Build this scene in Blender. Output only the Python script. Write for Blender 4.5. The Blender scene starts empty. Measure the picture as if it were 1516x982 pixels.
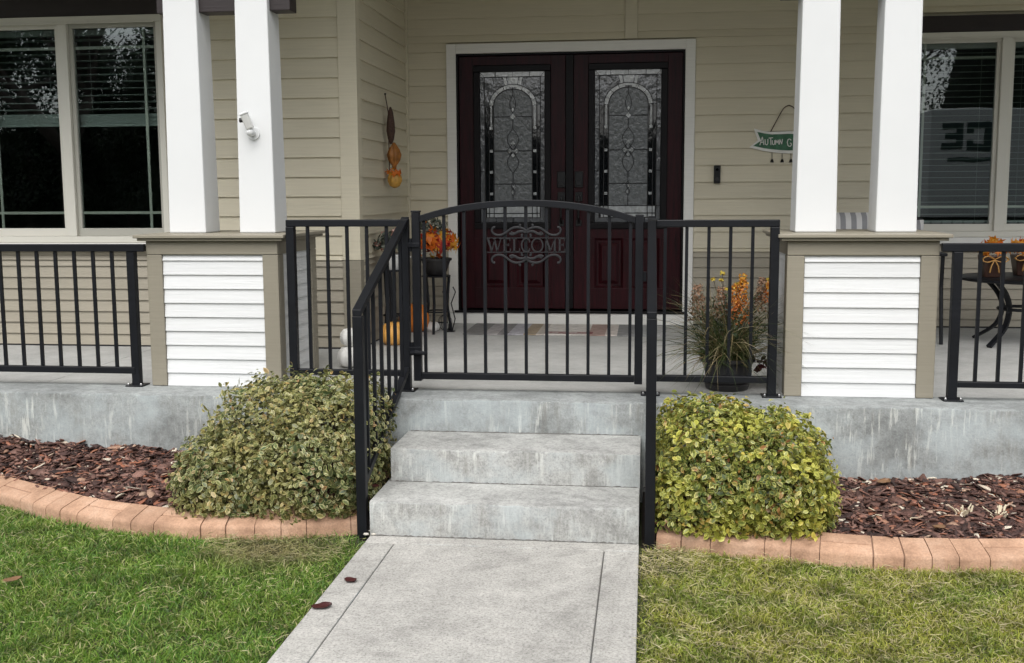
import bpy, math, random
import numpy as np
from mathutils import Vector, Matrix, Quaternion
random.seed(7)
rng = np.random.default_rng(7)
sc = bpy.context.scene
C = bpy.context.collection
rad = math.radians

# ------------------------------------------------------------------ camera
CAM = (0.0236, -4.7291, 1.54)
YAW, PITCH, ROLL, FPX = 0.1234, 0.1240, -0.0054, 1616.7      # f in pixels of a 1516 px wide picture
_f = Vector((-math.sin(YAW)*math.cos(PITCH), math.cos(YAW)*math.cos(PITCH), -math.sin(PITCH)))
_r0 = Vector((math.cos(YAW), math.sin(YAW), 0)); _u0 = _r0.cross(_f)
_r = math.cos(ROLL)*_r0 + math.sin(ROLL)*_u0
_u = -math.sin(ROLL)*_r0 + math.cos(ROLL)*_u0
cd = bpy.data.cameras.new('camera'); cam = bpy.data.objects.new('camera', cd); C.objects.link(cam)
cam.matrix_world = Matrix(((_r.x, _u.x, -_f.x, CAM[0]), (_r.y, _u.y, -_f.y, CAM[1]), (_r.z, _u.z, -_f.z, CAM[2]), (0, 0, 0, 1)))
cd.sensor_width = 36; cd.lens = FPX/1516*36; cd.clip_start = .05; cd.clip_end = 500
sc.camera = cam

# ------------------------------------------------------------------ overcast daylight
SUN_EL, SUN_AZ = 55, 182          # azimuth clockwise from +Y: behind the viewer, a little to the left
w = bpy.data.worlds.new('World'); sc.world = w; w.use_nodes = True
nt = w.node_tree; nt.nodes.clear()
sky = nt.nodes.new('ShaderNodeTexSky'); sky.sky_type = 'NISHITA'; sky.sun_disc = False
sky.sun_elevation = rad(SUN_EL); sky.sun_rotation = rad(SUN_AZ); sky.air_density = 1.0; sky.dust_density = 3.0; sky.ozone_density = 1.0
hs = nt.nodes.new('ShaderNodeHueSaturation'); hs.inputs['Saturation'].default_value = .20
bg = nt.nodes.new('ShaderNodeBackground'); bg.inputs['Strength'].default_value = .15
wo = nt.nodes.new('ShaderNodeOutputWorld')
nt.links.new(sky.outputs[0], hs.inputs['Color']); nt.links.new(hs.outputs[0], bg.inputs['Color']); nt.links.new(bg.outputs[0], wo.inputs['Surface'])
sd = bpy.data.lights.new('sun', 'SUN'); sd.energy = 1.4; sd.angle = rad(60); sd.color = (1.0, .97, .93)
so = bpy.data.objects.new('sun', sd); C.objects.link(so)
_d = Vector((math.sin(rad(SUN_AZ))*math.cos(rad(SUN_EL)), math.cos(rad(SUN_AZ))*math.cos(rad(SUN_EL)), math.sin(rad(SUN_EL))))
so.rotation_euler = _d.to_track_quat('Z', 'Y').to_euler(); so.location = _d*30
vs = sc.view_settings; vs.view_transform = 'Standard'; vs.look = 'None'; vs.gamma = 1; vs.use_curve_mapping = False
vs.exposure = 0.60
sc.cycles.max_bounces = 10; sc.cycles.transparent_max_bounces = 12

# ------------------------------------------------------------------ helpers
def pix(px, py, Y=None, Z=None, X=None):
    """a photograph pixel on the plane Y=, Z= or X= (metres)"""
    d = _f*FPX + _r*(px-758) + _u*(491-py)
    s = (Y-CAM[1])/d.y if Y is not None else (Z-CAM[2])/d.z if Z is not None else (X-CAM[0])/d.x
    return Vector(CAM) + d*s

ORG = {}
def tag(o, label=None, cat=None, group=None, kind=None):
    if label: o['label'] = label
    if cat: o['category'] = cat
    if group: o['group'] = group
    if kind: o['kind'] = kind
    return o
def thing(name, loc, label, cat, group=None, rz=0):
    o = bpy.data.objects.new(name, None); C.objects.link(o); o.location = loc; o.rotation_euler.z = rz
    o.empty_display_size = .1
    ORG[o.name] = Vector(loc)
    return tag(o, label, cat, group)
def org(o): return ORG.get(o.name, Vector((0, 0, 0))) if o else Vector((0, 0, 0))

class MB:
    def __init__(s): s.v = []; s.f = []
    def add(s, vs, fs):
        n = len(s.v); s.v += [tuple(v) for v in vs]; s.f += [tuple(i+n for i in f) for f in fs]; return s
    def box(s, x0, x1, y0, y1, z0, z1):
        return s.add([(x0,y0,z0),(x1,y0,z0),(x1,y1,z0),(x0,y1,z0),(x0,y0,z1),(x1,y0,z1),(x1,y1,z1),(x0,y1,z1)],
                     [(0,3,2,1),(4,5,6,7),(0,1,5,4),(1,2,6,5),(2,3,7,6),(3,0,4,7)])
    def bar(s, a, b, wx, wz=None, up=(0,0,1), w2=None):
        a, b = Vector(a), Vector(b); wz = wz or wx; d = (b-a).normalized(); up = Vector(up)
        if abs(d.dot(up)) > .99: up = Vector((0, 1, 0))
        r = d.cross(up).normalized(); u = r.cross(d)
        k = w2 if w2 else 1
        P = [a+r*sx*wx/2+u*sz*wz/2 for sx, sz in ((-1,-1),(1,-1),(1,1),(-1,1))] + [b+r*sx*wx/2*k+u*sz*wz/2*k for sx, sz in ((-1,-1),(1,-1),(1,1),(-1,1))]
        return s.add(P, [(0,3,2,1),(4,5,6,7),(0,1,5,4),(1,2,6,5),(2,3,7,6),(3,0,4,7)])
    def tube(s, pts, rads, n=8, flat=1, up=None):
        pts = [Vector(p) for p in pts]
        if not hasattr(rads, '__len__'): rads = [rads]*len(pts)
        rings = []; ref = Vector(up) if up else Vector((.3, .5, .81))
        for i, p in enumerate(pts):
            d = (pts[min(i+1, len(pts)-1)]-pts[max(i-1, 0)])
            d = d.normalized() if d.length > 1e-9 else Vector((0, 0, 1))
            r = d.cross(ref)
            if r.length < 1e-3: r = d.cross(Vector((1, 0, 0)))
            r.normalize(); u = r.cross(d)
            rings.append([p+(r*math.cos(2*math.pi*k/n)+u*math.sin(2*math.pi*k/n)*flat)*rads[i] for k in range(n)])
        vs = [v for R in rings for v in R]; fs = []
        for i in range(len(pts)-1):
            for k in range(n):
                k2 = (k+1) % n; fs.append((i*n+k, i*n+k2, (i+1)*n+k2, (i+1)*n+k))
        fs.append(tuple(range(n))[::-1]); fs.append(tuple((len(pts)-1)*n+k for k in range(n)))
        return s.add(vs, fs)
    def lathe(s, prof, c=(0,0,0), n=24, ribs=0, depth=0, axis='z', sx=1, sy=1):
        vs = []; fs = []
        for r, z in prof:
            for k in range(n):
                a = 2*math.pi*k/n; rr = r*(1-depth*(.5-.5*math.cos(ribs*a))**3) if ribs else r
                vs.append((c[0]+rr*math.cos(a)*sx, c[1]+rr*math.sin(a)*sy, c[2]+z))
        for i in range(len(prof)-1):
            for k in range(n):
                k2 = (k+1) % n; fs.append((i*n+k, i*n+k2, (i+1)*n+k2, (i+1)*n+k))
        fs.append(tuple(range(n))[::-1]); fs.append(tuple((len(prof)-1)*n+k for k in range(n)))
        return s.add(vs, fs)
    def prism(s, poly, y0, y1, axis='y'):
        n = len(poly)
        m = {'y': lambda p, t: (p[0], t, p[1]), 'z': lambda p, t: (p[0], p[1], t), 'x': lambda p, t: (t, p[0], p[1])}[axis]
        vs = [m(p, y0) for p in poly]+[m(p, y1) for p in poly]
        fs = [tuple(range(n)), tuple(range(2*n-1, n-1, -1))]+[(i, n+i, n+(i+1) % n, (i+1) % n) for i in range(n)]
        return s.add(vs, fs)
    def mesh(s, name, off=Vector((0,0,0))):
        me = bpy.data.meshes.new(name); me.from_pydata([(v[0]-off[0], v[1]-off[1], v[2]-off[2]) for v in s.v], [], s.f)
        import bmesh
        bm = bmesh.new(); bm.from_mesh(me); bmesh.ops.recalc_face_normals(bm, faces=bm.faces); bm.to_mesh(me); bm.free()
        return me
    def build(s, name, mat, parent=None, bevel=0, smooth=False, kind=None, label=None, auto=False):
        """vertices are given in world space; the mesh is stored relative to its parent"""
        me = s.mesh(name, org(parent)); me.materials.append(mat)
        o = bpy.data.objects.new(name, me); C.objects.link(o); o.parent = parent
        ORG[o.name] = org(parent)
        if smooth: me.polygons.foreach_set('use_smooth', [True]*len(me.polygons))
        if auto: shade_auto(me)
        if bevel:
            b = o.modifiers.new('bevel', 'BEVEL'); b.width = bevel; b.segments = 2; b.limit_method = 'ANGLE'
        if kind: o['kind'] = kind
        if label: o['label'] = label
        return o
def shade_auto(me, ang=40):
    import bmesh
    bm = bmesh.new(); bm.from_mesh(me)
    for f in bm.faces: f.smooth = True
    for e in bm.edges:
        if len(e.link_faces) == 2 and e.calc_face_angle(0) > rad(ang): e.smooth = False
    bm.to_mesh(me); bm.free()
SHARED = {}
def piece(name, key, mk, mat, parent, loc, rot=None, bevel=0):
    """a repeated piece: mesh data shared between alike pieces, world location loc"""
    me = SHARED.get(key)
    if me is None:
        m = MB(); mk(m); me = m.mesh(name); me.materials.append(mat); SHARED[key] = me
    o = bpy.data.objects.new(name, me); C.objects.link(o); o.parent = parent
    o.location = Vector(loc)-org(parent)
    ORG[o.name] = Vector(loc)
    if rot: o.rotation_euler = rot
    if bevel:
        b = o.modifiers.new('bevel', 'BEVEL'); b.width = bevel; b.segments = 1
    return o
def npmesh(name, verts, faces, mat, parent=None, attrs=None, uv=None, smooth=False):
    verts = np.asarray(verts, np.float32).reshape(-1, 3) - np.array(org(parent), np.float32)
    faces = np.asarray(faces, np.int32); k = faces.shape[1]
    me = bpy.data.meshes.new(name); me.vertices.add(len(verts)); me.vertices.foreach_set('co', verts.ravel())
    me.loops.add(faces.size); me.loops.foreach_set('vertex_index', faces.ravel())
    me.polygons.add(len(faces)); me.polygons.foreach_set('loop_start', np.arange(0, faces.size, k, dtype=np.int32))
    me.polygons.foreach_set('loop_total', np.full(len(faces), k, np.int32))
    if smooth: me.polygons.foreach_set('use_smooth', np.ones(len(faces), bool))
    me.update(calc_edges=True)
    for n, a in (attrs or {}).items():
        at = me.attributes.new(n, 'FLOAT', 'POINT'); at.data.foreach_set('value', np.asarray(a, np.float32).ravel())
    me.materials.append(mat)
    o = bpy.data.objects.new(name, me); C.objects.link(o); o.parent = parent; ORG[o.name] = org(parent)
    return o

# ------------------------------------------------------------------ materials
class N:
    def __init__(s, name):
        s.m = bpy.data.materials.new(name); s.m.use_nodes = True; s.t = s.m.node_tree
        s.p = s.t.nodes['Principled BSDF']; s.out = s.t.nodes['Material Output']
    def n(s, typ, **kw):
        x = s.t.nodes.new(typ)
        for k, v in kw.items():
            if k in x.inputs: x.inputs[k].default_value = v
            else: setattr(x, k, v)
        return x
    def l(s, a, b): s.t.links.new(a, b)
    def pos(s, scale=(1,1,1), obj=False):
        g = s.n('ShaderNodeNewGeometry') if not obj else s.n('ShaderNodeTexCoord')
        m = s.n('ShaderNodeVectorMath', operation='MULTIPLY'); m.inputs[1].default_value = scale
        s.l(g.outputs['Position' if not obj else 'Object'], m.inputs[0]); return m.outputs[0]
    def noise(s, vec, scale, detail=4, rough=.6):
        x = s.n('ShaderNodeTexNoise', Scale=scale, Detail=detail, Roughness=rough)
        if vec: s.l(vec, x.inputs['Vector'])
        return x.outputs['Fac']
    def ramp(s, fac, stops, interp='LINEAR'):
        r = s.n('ShaderNodeValToRGB'); e = r.color_ramp.elements; r.color_ramp.interpolation = interp
        while len(e) < len(stops): e.new(.5)
        for k, (p, c) in enumerate(stops):
            e[k].position = p; e[k].color = (*c, 1) if hasattr(c, '__len__') else (c, c, c, 1)
        s.l(fac, r.inputs[0]); return r.outputs[0]
    def mix(s, fac, a, b, mode='MIX'):
        x = s.n('ShaderNodeMix', data_type='RGBA', blend_type=mode)
        for v, i in ((fac, 0), (a, 6), (b, 7)):
            if hasattr(v, 'is_linked'): s.l(v, x.inputs[i])
            elif i == 0: x.inputs[0].default_value = v
            else: x.inputs[i].default_value = (*v, 1) if hasattr(v, '__len__') else (v, v, v, 1)
        return x.outputs[2]
    def math(s, op, a, b=0, c=None):
        x = s.n('ShaderNodeMath', operation=op)
        for i, v in enumerate((a, b, c)):
            if v is None: continue
            if hasattr(v, 'is_linked'): s.l(v, x.inputs[i])
            else: x.inputs[i].default_value = v
        return x.outputs[0]
    def bump(s, h, strength, dist=.01):
        b = s.n('ShaderNodeBump', Strength=strength, Distance=dist); s.l(h, b.inputs['Height']); s.l(b.outputs[0], s.p.inputs['Normal'])
    def col(s, c):
        if hasattr(c, 'is_linked'): s.l(c, s.p.inputs['Base Color'])
        else: s.p.inputs['Base Color'].default_value = (*c, 1)
        return s
    def rough(s, r): s.p.inputs['Roughness'].default_value = r; return s
    def rnd(s, lo=.93, hi=1.06):
        o = s.n('ShaderNodeObjectInfo'); m = s.n('ShaderNodeMapRange'); m.inputs[3].default_value = lo; m.inputs[4].default_value = hi
        s.l(o.outputs['Random'], m.inputs[0]); return m.outputs[0]
    def attr(s, n): return s.n('ShaderNodeAttribute', attribute_name=n).outputs['Fac']
def grey(v): return (v, v, v)

def painted_board(name, c, var=.06, grain=.35, rough=.55):
    a = N(name)
    v = a.pos((1.2, 1.2, 38)); n1 = a.noise(v, 2.4, 6, .65)
    n2 = a.noise(a.pos(), 1.1, 3)
    dirt = a.ramp(n2, [(.3, 1-var), (.7, 1+var*.4)])
    k = a.mix(1, c, dirt, 'MULTIPLY'); k = a.mix(1, k, a.rnd(.955, 1.03), 'MULTIPLY')
    fine = a.ramp(n1, [(.35, .95), (.6, 1.02)]); k = a.mix(1, k, fine, 'MULTIPLY')
    a.col(k).rough(rough); a.bump(n1, grain, .004); return a.m
def plain(name, c, rough=.5, metal=0, nscale=0, var=.1, bump=0, bscale=60, spec=.5):
    a = N(name); a.p.inputs['Specular IOR Level'].default_value = spec
    if nscale:
        k = a.mix(1, c, a.ramp(a.noise(a.pos(), nscale), [(.3, 1-var), (.7, 1+var)]), 'MULTIPLY'); a.col(k)
    else: a.col(c)
    a.rough(rough); a.p.inputs['Metallic'].default_value = metal
    if bump: a.bump(a.noise(a.pos(), bscale, 3), bump, .003)
    return a.m
def concrete(name, c=(.41, .41, .39), streak=1.0, speck=.35, dark=.25, blot=1.0):
    a = N(name)
    big = a.noise(a.pos(), 2.3, 5, .62); mid = a.noise(a.pos(), 10, 6, .72); sm = a.noise(a.pos(), 42, 4, .75); fine = a.noise(a.pos(), 105, 4, .8)
    k = a.mix(1, c, a.ramp(big, [(.28, 1-dark*1.3), (.5, 1.0), (.72, 1.16)]), 'MULTIPLY')
    k = a.mix(1, k, a.ramp(mid, [(.28, 1-.32*blot), (.5, 1.0), (.72, 1+.22*blot)]), 'MULTIPLY')
    k = a.mix(1, k, a.ramp(sm, [(.30, 1-.24*blot), (.5, 1.0), (.72, 1+.16*blot)]), 'MULTIPLY')
    k = a.mix(1, k, a.ramp(fine, [(.25, 1-speck), (.5, 1), (.8, 1+speck*.4)]), 'MULTIPLY')
    pit = a.ramp(a.noise(a.pos(), 34, 2, .5), [(.22, 1), (.27, 0)]); k = a.mix(a.math('MULTIPLY', pit, .55), k, (.13, .125, .11))
    # lime runs, damp runs and a cool bloom on upright faces
    g = a.n('ShaderNodeNewGeometry'); sx = a.n('ShaderNodeSeparateXYZ'); a.l(g.outputs['Normal'], sx.inputs[0])
    up = a.math('ABSOLUTE', sx.outputs[2]); side = a.math('LESS_THAN', up, .5)
    st = a.noise(a.pos((15, 15, 1.6)), 3.0, 5, .68)
    msk = a.ramp(st, [(.54, 0), (.64, 1)]); patch = a.ramp(a.noise(a.pos(), 3.1, 3), [(.40, 0), (.58, 1)])
    f = a.math('MULTIPLY', a.math('MULTIPLY', msk, patch), a.math('MULTIPLY', side, .75*streak)); k = a.mix(f, k, (.60, .61, .57))
    st2 = a.ramp(a.noise(a.pos((11, 11, 1.2)), 2.3, 6, .7), [(.53, 0), (.72, 1)])
    f2 = a.math('MULTIPLY', st2, a.math('MULTIPLY', side, .65*streak)); k = a.mix(f2, k, (.175, .17, .15))
    blue = a.ramp(a.noise(a.pos(), 4.7, 4, .6), [(.45, 0), (.66, 1)]); f3 = a.math('MULTIPLY', blue, a.math('MULTIPLY', side, .55)); k = a.mix(f3, k, (.38, .425, .435))
    a.col(k).rough(.85)
    hgt = a.math('ADD', a.math('MULTIPLY', sm, .6), a.math('MULTIPLY', fine, .4)); a.bump(hgt, .5, .006)
    return a.m

M = {}
M['siding'] = painted_board('beige siding paint', (.65, .595, .455), .05)
M['siding_low'] = painted_board('taupe siding paint', (.36, .325, .255), .06)
M['trim_beige'] = painted_board('beige trim paint', (.66, .605, .465), .04, .2)
M['trim_taupe'] = painted_board('taupe trim paint', (.27, .245, .19), .08, .3)
M['white_board'] = painted_board('white siding paint', (.70, .71, .71), .02, .45, .5)
M['white'] = plain('white column paint', (.70, .71, .71), .5, 0, 1.3, .035, .05, 35)
M['white_trim'] = painted_board('white door trim paint', (.78, .77, .73), .03, .1, .45)
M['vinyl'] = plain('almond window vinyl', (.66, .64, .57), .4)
M['vinyl_dark'] = plain('almond vinyl in shade tone', (.42, .41, .36), .5)  # darker copy of the almond vinyl, shade put into the colour
M['brown'] = painted_board('dark brown trim paint', (.022, .015, .015), .1, .3)
M['ceiling'] = plain('porch ceiling paint', (.74, .72, .66), .7)
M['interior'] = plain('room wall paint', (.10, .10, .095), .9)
M['black'] = plain('black powder coat', (.0060, .0068, .0092), .45, 0, 9, .25, .08, 400, .28)
M['gap'] = plain('dark flashing', (.02, .02, .02), .8)
M['concrete'] = concrete('porch concrete', (.275, .29, .285))
M['step'] = concrete('step concrete', (.38, .382, .365), 1.0, .5)
M['walk'] = concrete('walkway concrete', (.41, .398, .370), .6, .8, .20, .8)
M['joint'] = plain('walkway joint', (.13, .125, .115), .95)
M['floor'] = concrete('porch floor concrete', (.43, .43, .415), .5, .15, .12, .35)

def mahogany():
    a = N('mahogany stain'); a.p.inputs['Specular IOR Level'].default_value = .22; n = a.noise(a.pos((18, 18, 1.1)), 3, 6, .65)
    a.col(a.ramp(n, [(.3, (.007, .0011, .0020)), (.6, (.031, .0027, .0056)), (.8, (.045, .0045, .0084))])).rough(.36); a.bump(n, .15, .002); return a.m
M['mahogany'] = mahogany()
M['ebony'] = plain('black door moulding', (.004, .003, .004), .4, spec=.2)
def glass():
    a = N('window glass'); t = a.n('ShaderNodeBsdfTransparent'); t.inputs[0].default_value = (.90, .95, .93, 1)
    g = a.n('ShaderNodeBsdfGlossy', Roughness=.006); g.inputs[0].default_value = (.95, .98, 1, 1)
    fr = a.n('ShaderNodeFresnel', IOR=1.68); mx = a.n('ShaderNodeMixShader')
    wav = a.n('ShaderNodeBump', Strength=.03, Distance=.02); a.l(a.noise(a.pos(), 1.6, 2), wav.inputs['Height']); a.l(wav.outputs[0], g.inputs['Normal'])
    a.l(fr.outputs[0], mx.inputs[0]); a.l(t.outputs[0], mx.inputs[1]); a.l(g.outputs[0], mx.inputs[2]); a.l(mx.outputs[0], a.out.inputs[0]); return a.m
M['glass'] = glass()
def art_glass(name, c, rough, scale, st, spec=.8):
    a = N(name); n = a.noise(a.pos((1, 1, .8)), scale, 3, .6)
    a.col(a.ramp(n, [(.3, tuple(x*.75 for x in c)), (.7, tuple(x*1.25 for x in c))])).rough(rough)
    a.p.inputs['Specular IOR Level'].default_value = spec; a.p.inputs['IOR'].default_value = 1.7
    a.bump(n, st, .01); return a.m
M['glass_grain'] = art_glass('seedy door glass', (.115, .125, .13), .22, 30, .5, .5)
M['glass_clear'] = art_glass('dark clear door glass', (.006, .007, .009), .06, 9, .10, .5)
M['glass_water'] = art_glass('wavy door glass', (.10, .105, .115), .12, 14, .7, .7)
M['glass_bevel'] = art_glass('bevelled door glass', (.42, .44, .45), .07, 30, .2, .9)
M['came'] = plain('lead came', (.012, .012, .013), .4, .4)
M['hardware'] = plain('black door hardware', (.012, .012, .013), .3, .3)
M['blind'] = plain('white blind slat', (.34, .37, .35), .5)
M['steel'] = plain('zinc bolt', (.5, .5, .5), .3, 1)

def leaf_mat(name, stops, edge=None, edge_w=(.35, .9), rough=.45, tr=.25, patch=None):
    """colour from the leaf's own random number, margin colour from the distance to the leaf's midrib"""
    a = N(name); r = a.attr('rnd'); c = a.ramp(r, stops)
    if edge:
        e = a.attr('margin'); f = a.ramp(e, [(edge_w[0], 0), (edge_w[1], 1)])
        ec = a.ramp(r, edge); c = a.mix(f, c, ec)
    if patch:
        pf = a.ramp(a.noise(a.pos(), patch[1], 3), [(.42, 0), (.62, 1)]); f2 = a.math('MULTIPLY', pf, patch[2]); c = a.mix(f2, c, a.mix(1, patch[0], a.ramp(r, [(0, .6), (1, 1.5)]), 'MULTIPLY'))
    a.col(c).rough(rough)
    if tr:
        tl = a.n('ShaderNodeBsdfTranslucent'); a.l(c, tl.inputs[0]); mx = a.n('ShaderNodeMixShader'); mx.inputs[0].default_value = tr
        a.l(a.p.outputs[0], mx.inputs[1]); a.l(tl.outputs[0], mx.inputs[2]); a.l(mx.outputs[0], a.out.inputs[0])
    return a.m
Z3 = 0.489
YF, YP, YR, YG, YL, YW = .785, 1.03, 1.02, 1.02, 2.585, 4.17     # slab edge, pier front, railing line, gate, left wall, door wall

# ================================================================== GROUND
def lawn_z(x, y): return -.022
def struct(o): o['kind'] = 'structure'; return o
a = N('lawn soil'); n = a.noise(a.pos(), 9, 5); n2 = a.noise(a.pos(), 80, 3)
k = a.ramp(n, [(.3, (.030, .028, .012)), (.55, (.035, .045, .012)), (.75, (.06, .055, .022))]); k = a.mix(1, k, a.ramp(n2, [(.3, .6), (.7, 1.4)]), 'MULTIPLY'); a.col(k).rough(.95); a.bump(n2, .6, .02)
M['soil'] = a.m
g = MB(); g.add([(-250, -250, -.03), (250, -250, -.03), (250, 250, -.03), (-250, 250, -.03)], [(0, 1, 2, 3)])
struct(g.build('lawn', M['soil']))
# street behind the viewer (seen only mirrored in the glass)
road = MB(); road.box(-60, 60, -14.5, -8.2, -.2, -.018); struct(road.build('road', plain('asphalt', (.055, .055, .056), .9, 0, 6, .2)))
kerb = MB(); kerb.box(-60, 60, -8.2, -8.0, -.1, .07); struct(kerb.build('kerb', M['walk']))

# walkway: tooled concrete panels over a recessed bed
WL, WR = -1.2226, 0.0
wk = thing('walkway', (-.61, -3, 0), None, None); wk['kind'] = 'structure'
MB().box(WL+.004, WR-.004, -8, -.003, -.12, -.010).build('walkway_bed', M['joint'], wk)
def slab(x0, x1, y0, y1, name='panel'):
    m = MB(); nx, ny = max(1, int((x1-x0)/.25)), max(1, int((y1-y0)/.25)); m.box(x0, x1, y0, y1, -.10, 0)
    return m.build(name, M['walk'], wk, bevel=.005)
GL, GR, GY = -1.086, -.150, -.10; q = .0022
slab(WL, WR, GY+.004, -.002)
for y0, y1 in ((-1.72, GY-.004), (-3.4, -1.72-2*q), (-5.0, -3.4-2*q), (-6.7, -5.0-2*q), (-7.98, -6.7-2*q)):
    slab(WL, GL-q, y0, y1); slab(GL+q, GR-q, y0, y1); slab(GR+q, WR, y0, y1)

# steps
def rough_block(m, x0, x1, y0, y1, z0, z1, amp=.004, step=.035, seed=0):
    """a cast block with hand-worn arrises: gridded top and front that wander by a few millimetres"""
    nx = int((x1-x0)/step); R = random.Random(seed)
    cols = []
    ph = [R.uniform(0, 6.28) for _ in range(6)]
    for i in range(nx+1):
        x = x0+(x1-x0)*i/nx
        wz = amp*.5*math.sin(x*9+ph[0])+amp*.4*math.sin(x*31+ph[1])+R.uniform(-1, 1)*amp*.35
        wy = amp*.5*math.sin(x*7+ph[2])+amp*.4*math.sin(x*27+ph[3])+R.uniform(-1, 1)*amp*.35
        c = .010+R.uniform(-.003, .004)
        cols.append([(x, y0+wy*.3, z0), (x, y0+wy*.6, (z0+z1)/2), (x, y0+wy*.5, z1-c+wz), (x, y0+wy+c*.3, z1-c*.3+wz), (x, y0+c+wy, z1+wz*.6), (x, (y0+y1)/2, z1), (x, y1, z1)])
    k = 7; vs = [p for cc in cols for p in cc]; fs = []
    for i in range(nx):
        for j in range(k-1): fs.append((i*k+j, (i+1)*k+j, (i+1)*k+j+1, i*k+j+1))
    n = len(vs); vs += [(x0, y1, z0), (x1, y1, z0)]
    fs.append(tuple(range(k))+(n,)); fs.append((n+1,)+tuple(nx*k+j for j in range(k))[::-1])
    fs.append((n, k-1, nx*k+k-1, n+1)) if 0 else None
    m.add(vs, fs); return m
st = thing('front_steps', (-.61, .38, 0), 'grey cast concrete front steps with worn edges below the porch gate', 'steps')
T1, T2, R1, R2 = .3641, .7649, .1578, .3195
rough_block(MB(), WL, -.002, 0, T1+.05, -.1, R1, seed=1).build('step', M['step'], st, auto=True)
rough_block(MB(), -1.2061, .0, T1, T2+.05, -.1, R2, seed=2).build('step', M['step'], st, auto=True)

def crease_shade_line(x0, x1, y, z, seed):  # dark strip built along a riser crease, standing in for occlusion shade
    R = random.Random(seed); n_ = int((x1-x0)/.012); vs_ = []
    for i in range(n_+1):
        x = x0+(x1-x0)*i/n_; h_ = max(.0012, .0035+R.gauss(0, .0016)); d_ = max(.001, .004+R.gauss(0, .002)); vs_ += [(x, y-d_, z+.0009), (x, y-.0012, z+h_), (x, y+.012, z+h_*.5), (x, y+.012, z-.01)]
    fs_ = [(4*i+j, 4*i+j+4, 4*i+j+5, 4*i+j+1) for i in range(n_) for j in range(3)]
    m = MB(); m.add(vs_, fs_); m.build('crease_shade', M['joint'], st)
crease_shade_line(WL+.01, -.012, T1-.001, R1, 3); crease_shade_line(-1.195, -.01, YF-.016, R2, 4); crease_shade_line(WL+.01, -.01, -.001, .0, 5)

# porch slab with its stained front edge; the landing edge is the top riser
ps = thing('porch_floor', (-.6, 2.5, Z3), None, None); ps['kind'] = 'structure'
rough_block(MB(), -6.2, 4.9, YF-.012, YF+.3, -.3, Z3, .003, .06, 3).build('slab_edge', M['concrete'], ps, auto=True)
for x0, x1 in ((-6.2, -3.40), (-3.394, 4.9)):
    m = MB(); m.box(x0, x1, YF+.297, 4.4, -.3, Z3); m.build('floor_panel', M['floor'], ps, bevel=.003)
MB().box(-6.1, 4.8, YF+.32, 4.4, -.3, Z3-.012).build('floor_bed', M['joint'], ps)

# ================================================================== HOUSE
house = thing('house', (-.6, 3.2, Z3), 'beige lap sided house front with dark double doors behind the covered porch', 'house')
hb = lambda m, name, mat, bevel=0, **k: m.build(name, mat, house, bevel, **k)
ZC = 3.62                                   # porch ceiling
WZ0, WZ1 = 1.225, 2.775                     # windows
LWX0, LWX1 = -4.73, -3.27
RWX0, RWX1 = 1.97, 3.45
DX0, DX1, DZ1 = -1.600, .386, 2.750         # door trim, outer
def wall_with_hole(x0, x1, y0, y1, z0, z1, hx0, hx1, hz0, hz1):
    m = MB(); m.box(x0, hx0, y0, y1, z0, z1); m.box(hx1, x1, y0, y1, z0, z1); m.box(hx0, hx1, y0, y1, z0, hz0); m.box(hx0, hx1, y0, y1, hz1, z1); return m
hb(wall_with_hole(-6.2, -1.935, YL+.012, YL+.16, .40, 5.4, LWX0+.02, LWX1-.02, WZ0+.03, WZ1-.03), 'wall', M['siding'])
m = MB(); m.box(-2.09, -1.945, YL+.16, YW+.12, .40, 5.4); hb(m, 'wall', M['siding'])
m = wall_with_hole(.30, 4.9, YW+.012, YW+.14, .40, 5.4, RWX0+.02, RWX1-.02, WZ0+.03, WZ1-.03)
m.box(-1.945, -1.52, YW+.012, YW+.14, .40, 5.4); m.box(-1.52, .30, YW+.012, YW+.14, DZ1-.06, 5.4); hb(m, 'wall', M['siding'])
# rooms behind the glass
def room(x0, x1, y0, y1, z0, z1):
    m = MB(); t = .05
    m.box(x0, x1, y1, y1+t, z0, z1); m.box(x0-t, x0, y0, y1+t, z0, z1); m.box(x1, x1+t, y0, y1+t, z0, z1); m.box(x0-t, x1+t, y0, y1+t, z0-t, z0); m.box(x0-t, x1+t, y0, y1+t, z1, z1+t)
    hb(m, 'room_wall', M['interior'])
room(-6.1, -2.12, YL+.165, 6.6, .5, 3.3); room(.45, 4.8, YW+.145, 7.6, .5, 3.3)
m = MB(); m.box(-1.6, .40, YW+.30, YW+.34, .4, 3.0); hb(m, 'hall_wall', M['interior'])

# lap siding, every board a piece of its own
def lap_mesh(L, e, t0=.002, t1=.019):
    def mk(m):
        m.add([(0, -t1, 0), (L, -t1, 0), (L, -t0, e+.004), (0, -t0, e+.004), (0, .010, 0), (L, .010, 0), (L, .010, e+.004), (0, .010, e+.004)],
              [(0, 1, 2, 3), (0, 4, 5, 1), (4, 7, 6, 5), (3, 2, 6, 7), (0, 3, 7, 4), (1, 5, 6, 2)])
    return mk
EU, EL = .1325, .0805
def boards(x0, x1, y, z0, z1, e, mat, along='x', phase=0.0, tops=None):
    """lap boards of exposure e between z0 and z1; laps fall on phase + k*e"""
    k = math.floor((z0-phase)/e+1e-6); z = phase+k*e; L = x1-x0
    while z < z1-.012:
        a_, b_ = max(z, z0), min(z+e, z1)
        hgt = b_-a_
        if hgt > .012:
            key = (round(L, 3), round(hgt, 4), mat.name, along)
            if along == 'x': piece('siding_board', key, lap_mesh(L, hgt), mat, house, (x0, y, a_))
            else: piece('siding_board', key, lap_mesh(L, hgt), mat, house, (y, x0, a_), (0, 0, rad(90)))
        z += e
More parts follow.
